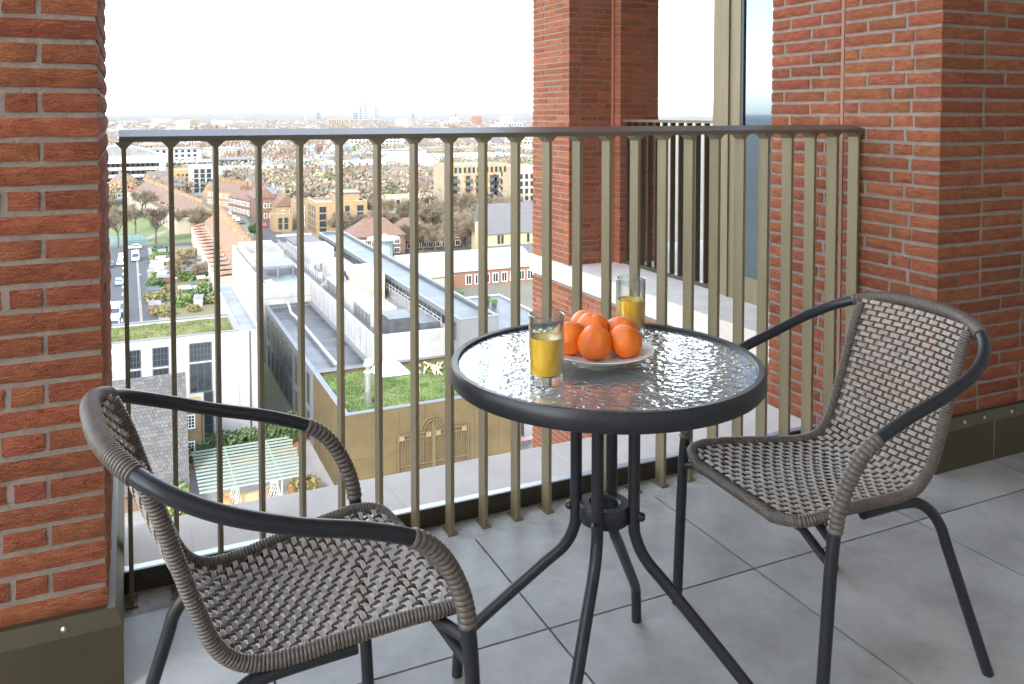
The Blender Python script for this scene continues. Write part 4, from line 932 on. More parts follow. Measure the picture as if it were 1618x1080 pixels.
# ---- terraces
def terr(label, xa, ya, xb, yb, n, wall, roof, eave=7, ridge=10, dep=9, group=None, rear=True, back_col=CREAMW):
    L = math.hypot(xb - xa, yb - ya); rz = math.atan2(yb - ya, xb - xa); w = L / n; me = None
    for k in range(n):
        q = (k + .5) / n; t = thing('terraced_house', label, 'house', (xa + (xb - xa) * q, ya + (yb - ya) * q, GZ), rz, group)
        if me is None:
            a = MB(); a.add([(-w / 2, -dep / 2, 0), (w / 2, -dep / 2, 0), (w / 2, dep / 2, 0), (-w / 2, dep / 2, 0), (-w / 2, -dep / 2, eave), (w / 2, -dep / 2, eave), (w / 2, dep / 2, eave), (-w / 2, dep / 2, eave), (-w / 2, 0, ridge), (w / 2, 0, ridge)], [(0, 1, 5, 4), (2, 3, 7, 6), (1, 2, 6, 9, 5), (3, 0, 4, 8, 7)])
            if rear:
                for s_ in (1,): a.box(-w / 2, -.1, s_ * dep / 2, s_ * (dep / 2 + 4.5), 0, eave - 1.2, 1)
            b = MB(); o = .25; b.add([(-w / 2, -dep / 2 - o, eave - .3), (w / 2, -dep / 2 - o, eave - .3), (w / 2, 0, ridge + .15), (-w / 2, 0, ridge + .15), (w / 2, dep / 2 + o, eave - .3), (-w / 2, dep / 2 + o, eave - .3)], [(0, 1, 2, 3), (3, 2, 4, 5)])
            if rear: b.add([(-w / 2 - .05, dep / 2, eave - .2), (-w / 2 - .05, dep / 2 + 4.6, eave - 1.15), (0, dep / 2 + 4.6, eave - 1.15), (0, dep / 2, eave - .2)], [(0, 1, 2, 3)])
            c = MB().box(w / 2 - .45, w / 2 - .02, -.9, .9, ridge - .6, ridge + 1.4)
            for i in range(4): c.box(w / 2 - .33, w / 2 - .13, -.75 + i * .42, -.55 + i * .42, ridge + 1.4, ridge + 1.9, 1)
            me = (a.mesh('wall', [wall, back_col]), b.mesh('roof', roof), c.mesh('chimney', [wall, TILEO]), win_mesh(1.1, 1.7, 1, 2, FRAME_W))
        ob('wall', me[0], t); r_ = ob('roof', me[1], t); ob('chimney', me[2], r_)
        for z in (1.0, 4.3):
            for x in (-w * .25, w * .22):
                ob('window', me[3], t, (x, -dep / 2 - .02, z))
                if x > 0 or not rear: ob('window', me[3], t, (x, dep / 2 + .02, z), R(180))
        if rear: ob('window', me[3], t, (-w * .3, dep / 2 + 4.52, 3.2), R(180))
    FOOT.append((min(xa, xb) - 8, max(xa, xb) + 8, min(ya, yb), max(ya, yb)))
terr('yellow brick terraced house with cream rear wing and orange ridge by the allotments', 26.5, 196, 27.5, 292, 15, YBRICK, TILEO, 6.6, 9.6, 9, 'terrace beside the allotments')
terr('cream terraced house with dark rear windows beyond the park', 24, 312, 8, 432, 18, YBRICK, TILER, 7, 10, 9, 'terrace beyond the park')
terr('ochre brick terraced house at the head of the side street', *g(342, 322), *g(386, 330), 6, OBRICK, TILER, 8, 11, 9, 'ochre terrace at the side street', False)
terr('brown brick terraced house with white windows along the side street', *g(378, 334), *g(412, 342), 5, BBRICK, TILER, 7, 10, 9, 'brown terrace at the side street', False)

# ---- middle distance
def fpx(pl, pr, pyb, pyt):          # plan from photo: foot of the wall gives the distance, top gives the height
    Y = g((pl + pr) / 2, pyb)[1]; return xat(pl, Y), xat(pr, Y), Y, hat((pl + pr) / 2, pyt, Y)
x0, x1, Y, h = fpx(500, 580, 372, 318)
t = block('apartment_block', 'ochre brick flats with columns of dark windows and a pale parapet band', 'building', x0, x1, Y, Y + 16, h, OBRICK, GREYR)
coping(t, x0, x1, Y, Y + 16, h, CREAMW); W_ = x1 - x0
for fr_, w_ in ((.12, 2.2), (.42, 1.4), (.60, 1.4), (.86, 2.1)): windows(t, 'S', Y - .03, x0 + W_ * fr_ - 1, x0 + W_ * fr_ + 1, 1, 1.0, h - 1, 4, w_, 1.9, 2, 1, FRAME_D)
windows(t, 'W', x0 - .03, Y + 1, Y + 15, 4, 1, h - 1, 4, 1.3, 1.8, 1, 1, FRAME_D)
MB().box(x0 + W_ * .45, x1 - 2, Y + 3, Y + 12, GZ + h - .5, GZ + h + 2.6).build('penthouse', OBRICK, t); MB().box(x0 + W_ * .45 - .5, x1 - 1.5, Y + 2.5, Y + 12.5, GZ + h + 2.61, GZ + h + 2.9).build('penthouse_roof', GREYR, t)
x0, x1, Y, h = fpx(433, 461, 366, 338); t = block('brick_house', 'small ochre brick flat roofed house at the side street mouth', 'house', x0, x1, Y, Y + 10, h, OBRICK, GREYR); windows(t, 'S', Y - .03, x0 + 1, x1 - 1, 2, 1, h - 1, 2, 1.2, 1.8, 1, 2, FRAME_D)
x0, x1, Y, h = fpx(436, 470, 352, 320); t = gable('gabled_house', 'ochre brick gabled house behind the flat roofed one', 'house', x0, x1, Y, Y + 14, h - 1, h + 3, OBRICK, TILER, 'Y'); windows(t, 'S', Y - .03, x0 + 1, x1 - 1, 2, 1, h - 2, 2, 1.1, 1.6, 1, 2)
x0, x1, Y, h = fpx(470, 500, 362, 318); t = block('brick_house', 'ochre brick block with drainpipes beside the flats', 'building', x0, x1 - .2, Y + 2, Y + 14, h, OBRICK, FELT); windows(t, 'S', Y + 1.97, x0 + 1, x1 - 1, 2, 1, h - 1, 3, 1.2, 1.7, 1, 2)
x0, x1, Y, h = fpx(402, 436, 348, 312); t = gable('brick_terrace', 'brown red gabled brick house row behind the red car', 'house', x0, x1, Y, Y + 22, h, h + 4, BBRICK, TILER, 'Y', 0, 2); windows(t, 'S', Y - .03, x0 + 1, x1 - 1, 3, 1, h, 2, 1.1, 1.6, 1, 2)
x0, x1, Y, h = fpx(404, 470, 318, 299); t = gable('brick_terrace', 'long brown roofed brick terrace with cream gable', 'house', x0, x1, Y, Y + 10, h, h + 4, BBRICK, TILER, 'X', 0, 4); windows(t, 'S', Y - .03, x0 + 1, x1 - 1, 7, 1, h, 2, 1.2, 1.5, 1, 2)
x0, x1, Y, h = fpx(592, 648, 360, 336); t = block('apartment_block', 'low cream flats with a balcony behind the hipped roof', 'building', x0, x1, Y, Y + 14, h, CREAMW, GREYR); windows(t, 'S', Y - .03, x0 + 1, x1 - 1, 5, 1, h - .5, 3, 1.3, 1.7, 1, 1, FRAME_D)
MB().box(x0 + (x1 - x0) * .5, x0 + (x1 - x0) * .66, Y - 1.3, Y - .02, GZ + 3.8, GZ + 4.8).build('balcony', METALG, t)
x0, x1, Y, h = fpx(611, 700, 346, 312); t = block('apartment_block', 'long cream yellow flats with a white roof behind bare trees', 'building', x0, x1, Y, Y + 18, h, M('cream_yellow', (.60, .46, .24), .85, .08, .3, world_co=True), WROOF); windows(t, 'S', Y - .03, x0 + 1, x1 - 1, 9, 1, h - .5, 4, 1.3, 1.7, 1, 1, FRAME_D)
x0, x1, Y, h = fpx(556, 640, 405, 372); t = gable('hipped_house', 'brown brick houses under one hipped tile roof with white windows', 'house', x0, x1, Y, Y + 11, h, h + 4.6, BBRICK, TILER, 'X', 5, 2); windows(t, 'S', Y - .03, x0 + 1.5, x1 - 1.5, 6, .8, h, 2, 1.7, 1.5, 3, 1)
x0, x1, Y, h = fpx(596, 620, 410, 385); t = block('brick_house', 'small orange brick outbuilding by the round pavilion', 'house', x0, x1, Y, Y + 6, h, M('orange_brick', (.5, .25, .12), .9, .15, .8, world_co=True), TILER); windows(t, 'S', Y - .03, x0, x1, 2, 1, h, 1, 1.1, 1.3, 2, 1)
x0, x1, Y, h = fpx(648, 760, 405, 375); t = gable('brick_terrace', 'long brown brick terrace with white windows behind bare trees', 'house', x0, x1, Y + 14, Y + 24, h, h + 4, BBRICK, TILER, 'X', 4, 3); windows(t, 'S', Y + 13.97, x0 + 1, x1 - 1, 9, .8, h, 2, 1.5, 1.5, 2, 1)
# round pavilion
px_, py_ = g(618, 428, 0); t = thing('round_pavilion', 'round pale roofed pavilion with a glazed green drum', 'building', (px_ + 2, py_ + 14, GZ))
MB().lathe([(0, 7.6), (4.6, 7.0), (4.7, 6.6), (3.0, 6.4), (0, 6.4)], 32).build('roof', WMETAL, t, True); MB().lathe([(2.6, 0), (2.6, 6.4)], 24).build('drum', M('green_glass_wall', (.30, .45, .42), .25, .1, 1), t)
for a in range(12): MB().box(2.6 * math.cos(a * R(30)) - .07, 2.6 * math.cos(a * R(30)) + .07, 2.6 * math.sin(a * R(30)) - .07, 2.6 * math.sin(a * R(30)) + .07, 0, 6.4).build('mullion', METALG, t)
for q in (-.6, 0, .6): MB().lathe([(.0, 8.3), (.22, 8.1), (.22, 7.5), (0, 7.4)], 10, q).build('roof_vent', WMETAL, t)
# tall yellow block with balconies
x0, x1, Y, h = fpx(707, 803, 350, 259); YP = M('yellow_panel', (.50, .37, .16), .8, .08, .3, world_co=True); OP = M('orange_panel', (.60, .25, .06), .8, .08, .3, world_co=True)
t = block('apartment_block', 'tall yellow and orange panelled flats with stacked dark balconies', 'building', x0, x1, Y, Y + 16, h, M('buff_brick', (.40, .325, .22), .85, .08, .3, world_co=True), GREYR); W_ = x1 - x0
for k in range(14): MB().box(x0 + W_ * (k + .1) / 14, x0 + W_ * (k + .62) / 14, Y - .05, Y - .003, GZ + h - 3.6, GZ + h - .6).build('panel', (YP, OP, GREYR)[k % 3], t)
windows(t, 'S', Y - .06, x0 + .5, x1 - .5, 13, h - 3.2, h - 3.2, 1, .9, 2.0, 1, 1, FRAME_D)
for f_ in (.12, .33, .50, .73, .80):
    for k in range(6):
        z = GZ + 2.2 + k * 2.75
        MB().box(x0 + W_ * f_ - 1.6, x0 + W_ * f_ + 1.6, Y - .06, Y - .004, z, z + 2.4).build('panel', (OP, YP)[(k + int(f_ * 10)) % 2], t)
        MB().box(x0 + W_ * f_ - 1.5, x0 + W_ * f_ + 1.5, Y - 1.4, Y - .07, z - .1, z + .02).box(x0 + W_ * f_ - 1.5, x0 + W_ * f_ + 1.5, Y - 1.4, Y - 1.33, z + .02, z + 1.05).build('balcony', FRAME_D, t)
        ob('window', win_mesh(1.8, 2.0, 2, 1, FRAME_D), t, (x0 + W_ * f_, Y - .07, z + .1))
windows(t, 'S', Y - .03, x1 - 3.6, x1 - 2, 1, 2, h - 2, 6, .6, 2.0, 1, 1, FRAME_D)
x0, x1, Y2, h2 = x1 + .1, xat(850, Y), Y, h - 1.2
t = block('apartment_block', 'pale cream tower flats beside the yellow balconied block', 'building', x0, x1, Y - 3, Y + 14, h2, CREAMW, GREYR); windows(t, 'S', Y - 3.03, x0 + 3, x1 - 3, 3, 2, h2 - 2, 6, 1.2, 1.8, 1, 1, FRAME_D)
# church
x0, x1, Y, h = fpx(768, 838, 412, 366); t = gable('church', 'pale stone church with a grey slate roof and lancet windows', 'church', x0, x1 + 6, Y, Y + 11, h, h + 7.5, M('church_stone', (.50, .40, .25), .9, .15, .8, world_co=True), SLATE, 'X', 0, 0)
for f_ in (.28, .36, .66, .74, .95): ob('window', win_mesh(.7, 2.4, 1, 1, FRAME_D), t, (x0 + (x1 - x0) * f_, Y - .03, GZ + h - 3.2))
MB().box(x0 - 2.2, x0 - .36, Y - .5, Y + 3, GZ, GZ + h + 3).build('buttress_tower', M('church_stone', (.5, .4, .25)), t)
MB().add([(x0 - .1, Y - 4.4, GZ + h - 5.6), (x1 + 6, Y - 4.4, GZ + h - 5.6), (x1 + 6, Y - .02, GZ + h - 3.7), (x0 - .1, Y - .02, GZ + h - 3.7)], [(0, 1, 2, 3)]).box(x0, x1 + 5.9, Y - 4.2, Y - .1, GZ, GZ + h - 5.65, 1).build('aisle', [SLATE, M('church_stone', (.5, .4, .25))], t)
# sheds and white roofs in front of the church
x0, x1, Y, h = fpx(645, 850, 452, 427); t = gable('long_shed', 'long low brick building under a shallow pale sheet roof', 'building', x0, x1, Y, Y + 20, h, h + 3.2, M('shed_brick', (.30, .15, .095), .9, .15, .8, world_co=True), WROOF, 'X', 0, 0); windows(t, 'S', Y - .03, x0 + 14, x1 - 1, 8, .6, h, 1, 1.4, 2.2, 2, 1)
x0, x1 = xat(640, Y - 6), xat(690, Y - 6); t = gable('white_shed', 'white walled shed with a shallow white roof beside the clerestory roof', 'building', x0, x1, Y - 16, Y - 5, 6.5, 8.4, CREAMW, WROOF, 'X', 0, 0)
xa_, ya_ = g(735, 452, 5.5); t = block('roof_terrace_house', 'white flat roofed house with slit windows beside a roof terrace', 'house', 45.5, 54, ya_ - 14, ya_ - 1, 7.6, WHITE, GREYR, .2); windows(t, 'S', ya_ - 14.03, 46, 53, 3, 3.4, 3.4, 1, .9, 2.6, 1, 1, FRAME_D); windows(t, 'W', 45.47, ya_ - 13, ya_ - 2, 3, 3.4, 3.4, 1, .9, 2.6, 1, 1, FRAME_D)
t = block('roof_terrace_house', 'white building with gridded windows and a dark decked roof terrace with pots', 'building', 46.2, 66, 96, ya_ - 14.2, 6.6, WHITE, FELT, .3); windows(t, 'S', 95.97, 47, 65, 6, 1.8, 1.8, 1, 2.0, 2.6, 3, 3); windows(t, 'W', 46.17, 97, ya_ - 15, 5, 1.8, 1.8, 1, 2.0, 2.6, 3, 3)
handrail(t, [(46.5, 96.4, 6.6), (46.5, ya_ - 15, 6.6)], 1.0, FRAME_D, 14); handrail(t, [(46.5, 96.4, 6.6), (65, 96.4, 6.6)], 1.0, FRAME_D, 10)
for px, py in ((770, 478), (781, 484), (728, 470), (716, 468)):
    x, y = g(px, py, 6.4); tt = thing('potted_shrub', 'green shrub in a dark pot on the roof terrace', 'plant', (x, y, GZ + 6.3), 0, 'pots on the roof terrace'); MB().lathe([(0, 0), (.4, 0), (.5, .7), (0, .7)], 12).build('pot', FRAME_D, tt, True); o = ob('foliage', SHR[0], tt, (0, 0, .5)); o.scale = (.4, .4, .5)

# ---- white offices and far blocks on the left
x0, x1, Y, h = fpx(150, 262, 303, 246); t = block('office_block', 'large white office with a curved grey roof beyond the park', 'building', x0, x1, Y, Y + 40, h, WHITE, GREYR); windows(t, 'S', Y - .03, x0 + 4, x1 - 4, 11, 2, h - 2, 4, 4, 1.8, 3, 1, FRAME_D)
mb = MB(); N_ = 12
for k in range(N_):
    q0, q1 = k / N_, (k + 1) / N_; zz = lambda q: GZ + h + 5 * math.sin(math.pi * (.25 + q * .75)); xx = lambda q: x0 + 2 + (x1 - x0 - 4) * q
    mb.add([(xx(q0), Y + 3, zz(q0)), (xx(q1), Y + 3, zz(q1)), (xx(q1), Y + 36, zz(q1)), (xx(q0), Y + 36, zz(q0)), (xx(q0), Y + 3, GZ + h - 1), (xx(q1), Y + 3, GZ + h - 1)], [(0, 1, 2, 3), (4, 5, 1, 0)])
mb.build('curved_roof', GREYR, t)
x0, x1, Y, h = fpx(275, 302, 305, 268); t = block('office_block', 'ochre panelled half of the white flats beyond the terrace', 'building', x0, x1, Y, Y + 22, h, M('ochre_panel', (.48, .29, .10), .85, .06, .3, world_co=True), GREYR); windows(t, 'S', Y - .03, x0 + 1, x1 - 1, 3, 2, h - 1, 4, 1.2, 1.2, 1, 1, FRAME_D)
x0, x1, Y, h = fpx(302, 348, 309, 262); t = block('office_block', 'bright white flats with paired dark balcony strips', 'building', x0 + .1, x1, Y - 1, Y + 20, h, WHITE, GREYR); windows(t, 'S', Y - 1.03, x0 + 1, x1 - 1, 4, 2, h - 1, 5, 2.0, 2.0, 1, 1, FRAME_D)
x0, x1, Y, h = fpx(346, 456, 296, 264); t = block('office_block', 'long low white flats with ochre bays and a dark roof line', 'building', x0, x1, Y, Y + 18, h, WHITE, FELT); windows(t, 'S', Y - .03, x0 + 2, x1 - 2, 14, 2, h - 1, 4, 2.2, 1.8, 2, 1, FRAME_D)
for f_ in (.22, .36, .62, .76): MB().box(x0 + (x1 - x0) * f_ - 1.6, x0 + (x1 - x0) * f_ + 1.6, Y - .09, Y - .08, GZ + 2, GZ + h - 3).build('panel', M('ochre_panel', (.48, .29, .10)), t)
x0, x1, Y, h = fpx(340, 400, 282, 250); t = block('office_block', 'grey glazed upper block behind the long white flats', 'building', x0, x1, Y, Y + 20, h, METALG, GREYR); windows(t, 'S', Y - .03, x0 + 1, x1 - 1, 8, 2, h - 1, 5, 3, 2, 2, 1, FRAME_D)
x0, x1, Y, h = fpx(262, 350, 286, 256); t = block('office_block', 'white stepped offices behind the ochre panelled flats', 'building', x0, x1, Y + 14, Y + 34, h, WHITE, GREYR); windows(t, 'S', Y + 13.97, x0 + 1, x1 - 1, 10, 2, h - 1, 5, 2.5, 1.8, 2, 1, FRAME_D)
x0, x1, Y, h = fpx(160, 228, 314, 302); t = gable('school_building', 'low white school wing with orange tile roofs by the park', 'building', x0, x1, Y, Y + 12, h, h + 5, WHITE, TILEO, 'X', 4, 0); windows(t, 'S', Y - .03, x0 + 1, x1 - 1, 9, 1, h, 1, 2.4, 1.6, 3, 1)
x0, x1, Y, h = fpx(530, 662, 284, 266); t = gable('retail_shed', 'long white retail shed with a blue fascia stripe', 'building', x0, x1, Y, Y + 60, h, h + 4, WHITE, WROOF, 'X', 0, 0); MB().box(x0 + (x1 - x0) * .45, x1, Y - .5, Y - .4, GZ + h - 2.4, GZ + h - .3).build('fascia', M('blue_fascia', (.05, .10, .55), .5, .03, 1), t)
x0, x1, Y, h = fpx(640, 700, 284, 258); t = gable('retail_shed', 'taller white gabled shed joined to the blue striped one', 'building', x0 + .3, x1, Y + 8, Y + 60, h, h + 5, WHITE, WROOF, 'X', 0, 0)
x0, x1, Y, h = fpx(650, 700, 300, 272); t = block('apartment_block', 'ochre flats in front of the white gabled shed', 'building', x0, x1, Y, Y + 14, h, OBRICK, GREYR); windows(t, 'S', Y - .03, x0 + 1, x1 - 1, 7, 2, h - 1, 3, 1.3, 1.7, 1, 1, FRAME_D)
x0, x1, Y, h = fpx(501, 511, 262, 227); t = block('brick_tower', 'slim brown brick tower standing above the rooftops', 'tower', x0, x1, Y, Y + 6, h, BBRICK, FELT, 1); windows(t, 'S', Y - .03, x0 + .5, x1 - .5, 2, 6, h - 2, 4, .9, 2, 1, 1, FRAME_D)
x0, x1, Y, h = fpx(706, 850, 268, 247); t = block('warehouse', 'wide pale roofed warehouse behind the yellow flats', 'building', x0, x1, Y, Y + 70, h, WHITE, WROOF); windows(t, 'S', Y - .03, x0 + 1, x1 - 1, 16, 2, h - 1, 2, 3, 2, 2, 1, FRAME_D)

# ---- the rest of the city: terraces and trees out to the hills
def fan(dmin, dmax, a0=-34, a1=8):
    d = math.exp(rnd.uniform(math.log(dmin), math.log(dmax))); a = R(rnd.uniform(a0, a1)) + YAW; return d * math.sin(a), d * math.cos(a)
def free(x, y, m=7): return not any(a - m < x < b + m and c - m < y < d + m for a, b, c, d in FOOT) and not (-95 < x < 24 and 60 < y < 425) and not (30 < x < 62 and 190 < y < 420)
TANB = M('tan_brick', (.34, .25, .17), .9, .2, .8, world_co=True); GRB = M('grey_brown_tile', (.20, .165, .14), .85, .2, 1.1, world_co=True)
HW = [YBRICK, CREAMW, BBRICK, TANB, WHITE, CREAMW]; HR = [GRB, SLATE, TILER, GRB, GREYR, GRB]
HN = ['yellow brick', 'cream painted slate roofed', 'brown brick', 'tan brick', 'white painted', 'cream rendered brown roofed']
def house_geo(i, n=3):
    w, d, e, r_ = 5.6 * n, 9, 6.5, 9.5; mb = MB()
    mb.add([(-w / 2, -d / 2, 0), (w / 2, -d / 2, 0), (w / 2, d / 2, 0), (-w / 2, d / 2, 0), (-w / 2, -d / 2, e), (w / 2, -d / 2, e), (w / 2, d / 2, e), (-w / 2, d / 2, e), (-w / 2, 0, r_), (w / 2, 0, r_)], [(0, 1, 5, 4), (2, 3, 7, 6), (1, 2, 6, 9, 5), (3, 0, 4, 8, 7)], 0)
    mb.add([(-w / 2 - .3, -d / 2 - .4, e - .3), (w / 2 + .3, -d / 2 - .4, e - .3), (w / 2 + .3, 0, r_ + .2), (-w / 2 - .3, 0, r_ + .2), (w / 2 + .3, d / 2 + .4, e - .3), (-w / 2 - .3, d / 2 + .4, e - .3)], [(0, 1, 2, 3), (3, 2, 4, 5)], 1)
    for k in range(n):
        x = -w / 2 + 5.6 * (k + 1) - .6; mb.box(x, x + .9, -.5, .5, r_ - .5, r_ + 1.6, 0)
        for z in (1, 4): 
            for dx in (1.0, 3.2):
                X = -w / 2 + 5.6 * k + dx
                mb.add([(X, -d / 2 - .04, z), (X + 1.2, -d / 2 - .04, z), (X + 1.2, -d / 2 - .04, z + 1.6), (X, -d / 2 - .04, z + 1.6)], [(0, 1, 2, 3)], 2); mb.add([(X, d / 2 + .04, z), (X + 1.2, d / 2 + .04, z), (X + 1.2, d / 2 + .04, z + 1.6), (X, d / 2 + .04, z + 1.6)], [(3, 2, 1, 0)], 2)
    mb.box(-w / 2 + 1, -w / 2 + 3.4, d / 2, d / 2 + 4, 0, 4.5, 0)
    return mb
HG_ = [house_geo(i, 2 + i % 3) for i in range(6)]; HM = [HG_[i].mesh('house_row', [HW[i], HR[i], WIN]) for i in range(6)]
spots = []; cell = {}
def ok(x, y, r_):
    c = (int(x // 18), int(y // 18))
    for i in (-1, 0, 1):
        for j in (-1, 0, 1):
            for a, b in cell.get((c[0] + i, c[1] + j), ()):
                if (a - x) ** 2 + (b - y) ** 2 < r_ * r_: return False
    cell.setdefault(c, []).append((x, y)); return True
tries = 0
while len(spots) < 5200 and tries < 60000:
    tries += 1; x, y = fan(330, 4200)
    if y < 230 or not free(x, y): continue
    if noise.noise(Vector((x, y, 0)) * .006) < -.22 or not ok(x, y, 15 if math.hypot(x, y) < 1500 else 17): continue
    blk = noise.cell(Vector((x / 130, y / 130, 3))); rz = [0, R(90), R(25), R(115)][int(blk * 4) % 4] + R(6 * noise.noise(Vector((x, y, 9)) * .01))
    spots.append((math.hypot(x, y), x, y, rz, min(5, int(abs(noise.cell(Vector((x / 70, y / 70, 8)))) * 6) if rnd.random() < .75 else rnd.randrange(6)), rnd.uniform(.85, 1.25)))
spots.sort()
far = MB()
for k, (d, x, y, rz, i, s) in enumerate(spots):
    if k < 260:
        o = ob('house_row', HM[i], None, (x, y, GZ), rz); o.scale = (1, 1, s); tag(o, '%s %s houses with a %s roof in mid distance' % (['two joined', 'three joined', 'four joined'][i % 3], HN[i], 'low' if s < .98 else 'tall' if s > 1.12 else 'plain'), 'house', 'houses across the city')
    else:
        T = Matrix.Translation((x, y, GZ)) @ Matrix.Rotation(rz, 4, 'Z') @ Matrix.Diagonal((1.1, 1.1, s * (1.5 if k % 17 == 0 else 1), 1)); q = HG_[i]; o_ = len(far.v)
        simple = d > 1100; nf = 6 if simple else len(q.f)
        far.v += [tuple(T @ Vector(p)) for p in (q.v[:16] if simple else q.v)]; far.f += [tuple(j + o_ for j in f) for f in q.f[:nf]]; far.m += [i * 2 + m_ if m_ < 2 else 12 for m_ in q.m[:nf]]
ml = [];
for i in range(6): ml += [HW[i], HR[i]]
stuff(tag(far.build('distant_houses', ml + [WIN]), 'sea of small distant houses spreading to the hills', 'houses'))
# white and grey larger blocks sprinkled far away
nb = 0
while nb < 90:
    x, y = fan(520, 4200)
    if not free(x, y, 20): continue
    w, d, h = rnd.uniform(18, 60), rnd.uniform(12, 25), rnd.uniform(8, 15) if rnd.random() < .85 else rnd.uniform(18, 30); nb += 1
    o = MB().box(-w / 2, w / 2, -d / 2, d / 2, 0, h).box(-w / 2 - .3, w / 2 + .3, -d / 2 - .3, d / 2 + .3, h + .01, h + .7, 1)
    for z in range(int(h // 3)):
        for k in range(int(w // 4)): o.box(-w / 2 + 1 + k * 4, -w / 2 + 3 + k * 4, -d / 2 - .06, -d / 2 - .01, 1 + z * 3, 2.7 + z * 3, 2)
    wi = rnd.choice((0, 1, 4, 4, 5)); wr = rnd.choice((WROOF, GREYR, WROOF)); o = o.build('far_block', [HW[wi], wr, WIN], None, False, (x, y, GZ), rnd.choice((0, .2, -.25, 1.57)))
    tag(o, 'distant %s %s %s block with a flat %s roof' % ('tall' if h > 16 else 'mid height' if h > 11.5 else 'low', 'long' if w > 40 else 'short', HN[wi].split(' slate')[0].split(' brown')[0], 'pale' if wr == WROOF else 'grey'), 'building', 'flat roofed blocks across the city')
# trees
tc = 0; tries = 0; tspots = []
while len(tspots) < 6500 and tries < 90000:
    tries += 1; x, y = fan(250, 4600)
    if y < 240 or not free(x, y, 4): continue
    n_ = noise.noise(Vector((x, y, 0)) * .006)
    if rnd.random() > (.95 if n_ < -.1 else .5): continue
    tspots.append((math.hypot(x, y), x, y))
tspots.sort(); ft = MB()
for k, (d, x, y) in enumerate(tspots):
    if k < 190: sz = rnd.uniform(.6, 1.1); tree(rnd.choice((0, 0, 1, 2, 2, 3)), x, y, sz, 'among the distant houses' if d > 420 else 'among the nearer brick houses')
    else:
        h = rnd.uniform(8, 15); r_ = h * rnd.uniform(.35, .5); mi = 0 if rnd.random() < .62 else (1 if rnd.random() < .75 else 2); nq = 70 if d < 1200 else 34
        ft.box(x - .2, x + .2, y - .2, y + .2, GZ, GZ + h * .5, 3)
        for _ in range(nq):
            a, b, c = rnd.gauss(0, .45), rnd.gauss(0, .45), rnd.gauss(0, .4); p = Vector((x + a * r_, y + b * r_, GZ + h * .62 + c * h * .4)); s_ = h * (.05 if d < 1200 else .085); u = Vector((rnd.gauss(0, 1), rnd.gauss(0, 1), rnd.gauss(0, 1))).normalized(); v_ = u.orthogonal() * s_
            ft.add([p - v_, p + v_, p + u * s_ * 2.2], [(0, 1, 2)], mi)
stuff(tag(ft.build('distant_trees', [TWIG, TWIG2, LEAF, BARK]), 'mass of bare brown distant trees between the houses', 'trees'))

# ---- hills on the horizon, skyline
def ridge(name, d0, d1, hmax, m, seed, a0=-50, a1=70):
    mb = MB(); n = 260; rows = 7; vs_ = []
    for j in range(rows):
        d = d0 + (d1 - d0) * j / (rows - 1)
        for i in range(n + 1):
            a = R(a0 + (a1 - a0) * i / n) + YAW; hh = hmax * (.45 + .9 * noise.noise(Vector((i * .028, seed, 0))) + .12 * noise.noise(Vector((i * .31, seed, 4))) + .10 * noise.noise(Vector((i * 1.3, j * 3.1, seed)))) * math.sin(math.pi * min(1, .02 + .7 * j / (rows - 1)))
            vs_.append((d * math.sin(a), d * math.cos(a), GZ + max(-1, hh)))
    mb.add(vs_, [(j * (n + 1) + i, j * (n + 1) + i + 1, (j + 1) * (n + 1) + i + 1, (j + 1) * (n + 1) + i) for j in range(rows - 1) for i in range(n)])
    return struct(mb.build(name, m))
WOODS = M('wooded_hill', (.09, .08, .06), .95, scale=.012, c2=(.14, .125, .10), world_co=True)
ridge('hills', 4000, 5600, 56, WOODS, 1.7); ridge('hills', 6000, 8600, 80, WOODS, 5.2)
GT = M('tower_glass', (.32, .38, .45), .3, .08, .02, world_co=True)
def far_tower(label, pl, pr, pyt, d, m, nm='skyline_tower', base_h=0):
    Yd = d; x0, x1 = xat(pl, Yd), xat(pr, Yd); z = hat((pl + pr) / 2, pyt, Yd); w = x1 - x0
    t = thing(nm, label, 'tower', ((x0 + x1) / 2, Yd, GZ)); MB().box(-w / 2, w / 2, -w / 2, w / 2, 0, z).build('shaft', m, t)
    MB().box(-w * .35, w * .35, -w * .35, w * .35, z + .01, z * 1.03).build('crown', GREYR, t)
    for k in range(int(z // 12)): MB().box(-w / 2 - .4, w / 2 + .4, -w / 2 - .4, -w / 2 - .1, k * 12 + 3, k * 12 + 8).build('window_band', WIN, t)
far_tower('tallest pale glass tower on the horizon', 574.5, 580.5, 158, 4600, GT); far_tower('slimmer pale tower left of the tallest one', 568, 572, 166, 4650, GT)
far_tower('blue grey slab at the foot of the twin towers', 558, 566, 176, 4500, M('blue_slab', (.2, .26, .33), .5, .05, .02, world_co=True)); far_tower('broad pale tower right of the twin towers', 592, 599, 168, 4700, GT)
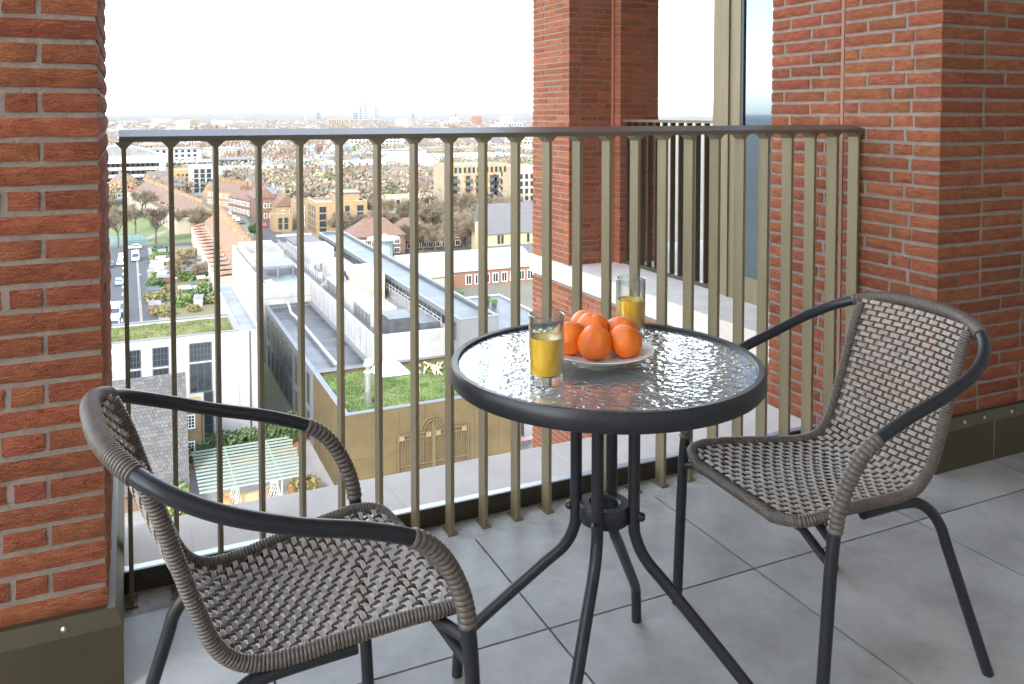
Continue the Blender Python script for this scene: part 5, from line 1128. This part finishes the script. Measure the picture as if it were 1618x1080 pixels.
far_tower('pale tower pair above the far ridge', 663, 667, 171, 4700, WHITE); far_tower('grey tower on the ridge by the pale pair', 651, 655, 177, 4600, METALG)
far_tower('thin church like spire on the horizon', 719, 720.5, 166, 4400, SLATE, 'spire'); far_tower('low pale tower near the left of the skyline', 483, 487, 175, 4500, WHITE); far_tower('grey slab on the left skyline', 501, 507, 176, 4500, METALG); far_tower('mast on the left skyline', 520.2, 521, 169, 4400, METALG, 'mast')
for lb, pl, pr, pb, pt, m in (('buff mansion block on the wooded slope', 519, 553, 201, 187, YBRICK), ('pinkish tower block among far trees', 751, 762, 200, 183, RBRICK), ('cream slab block right of the far tower block', 795, 810, 197, 184, CREAMW), ('long white far building under the ridge', 790, 826, 205, 193, WHITE)):
    x0, x1, Y, h = fpx(pl, pr, pb, pt); t = block('far_slab', lb, 'building', x0, x1, Y, Y + 30, max(h, 8), m, GREYR, 1); windows(t, 'S', Y - .1, x0 + 2, x1 - 2, 8, 4, max(h, 8) - 3, 4, (x1 - x0) / 18, 3.2, 1, 1, FRAME_D)
x0, x1, Y, h = fpx(165, 196, 216, 204); t = block('church_nave', 'far pale church with a tall spire above the office roofs', 'church', x0, x1, Y, Y + 20, h, CREAMW, SLATE)
xs_, hs_ = onY(190, 193, Y); MB().lathe([(7, GZ + h - .5), (6.2, GZ + h + 4), (.2, GZ + hs_)], 8, xs_, Y + 8).build('spire', CREAMW, t)
for t in WROOTS: world_children(t)

# ---- air: pale haze over the whole city
hz = MB().box(-9500, 9500, -60, 9700, GZ - 1, GZ + 132).build('haze', M('haze_dummy', (1, 1, 1)), None); stuff(tag(hz, 'pale winter haze lying over the whole city', 'haze'))
hm = bpy.data.materials.new('haze'); hm.use_nodes = True; nn = hm.node_tree.nodes; nn.remove(nn['Principled BSDF'])
pv = nn.new('ShaderNodeVolumePrincipled'); pv.inputs['Color'].default_value = (.93, .96, 1, 1); pv.inputs['Density'].default_value = HAZE; pv.inputs['Anisotropy'].default_value = .2
hm.node_tree.links.new(pv.outputs[0], nn['Material Output'].inputs['Volume']); hz.data.materials.clear(); hz.data.materials.append(hm)
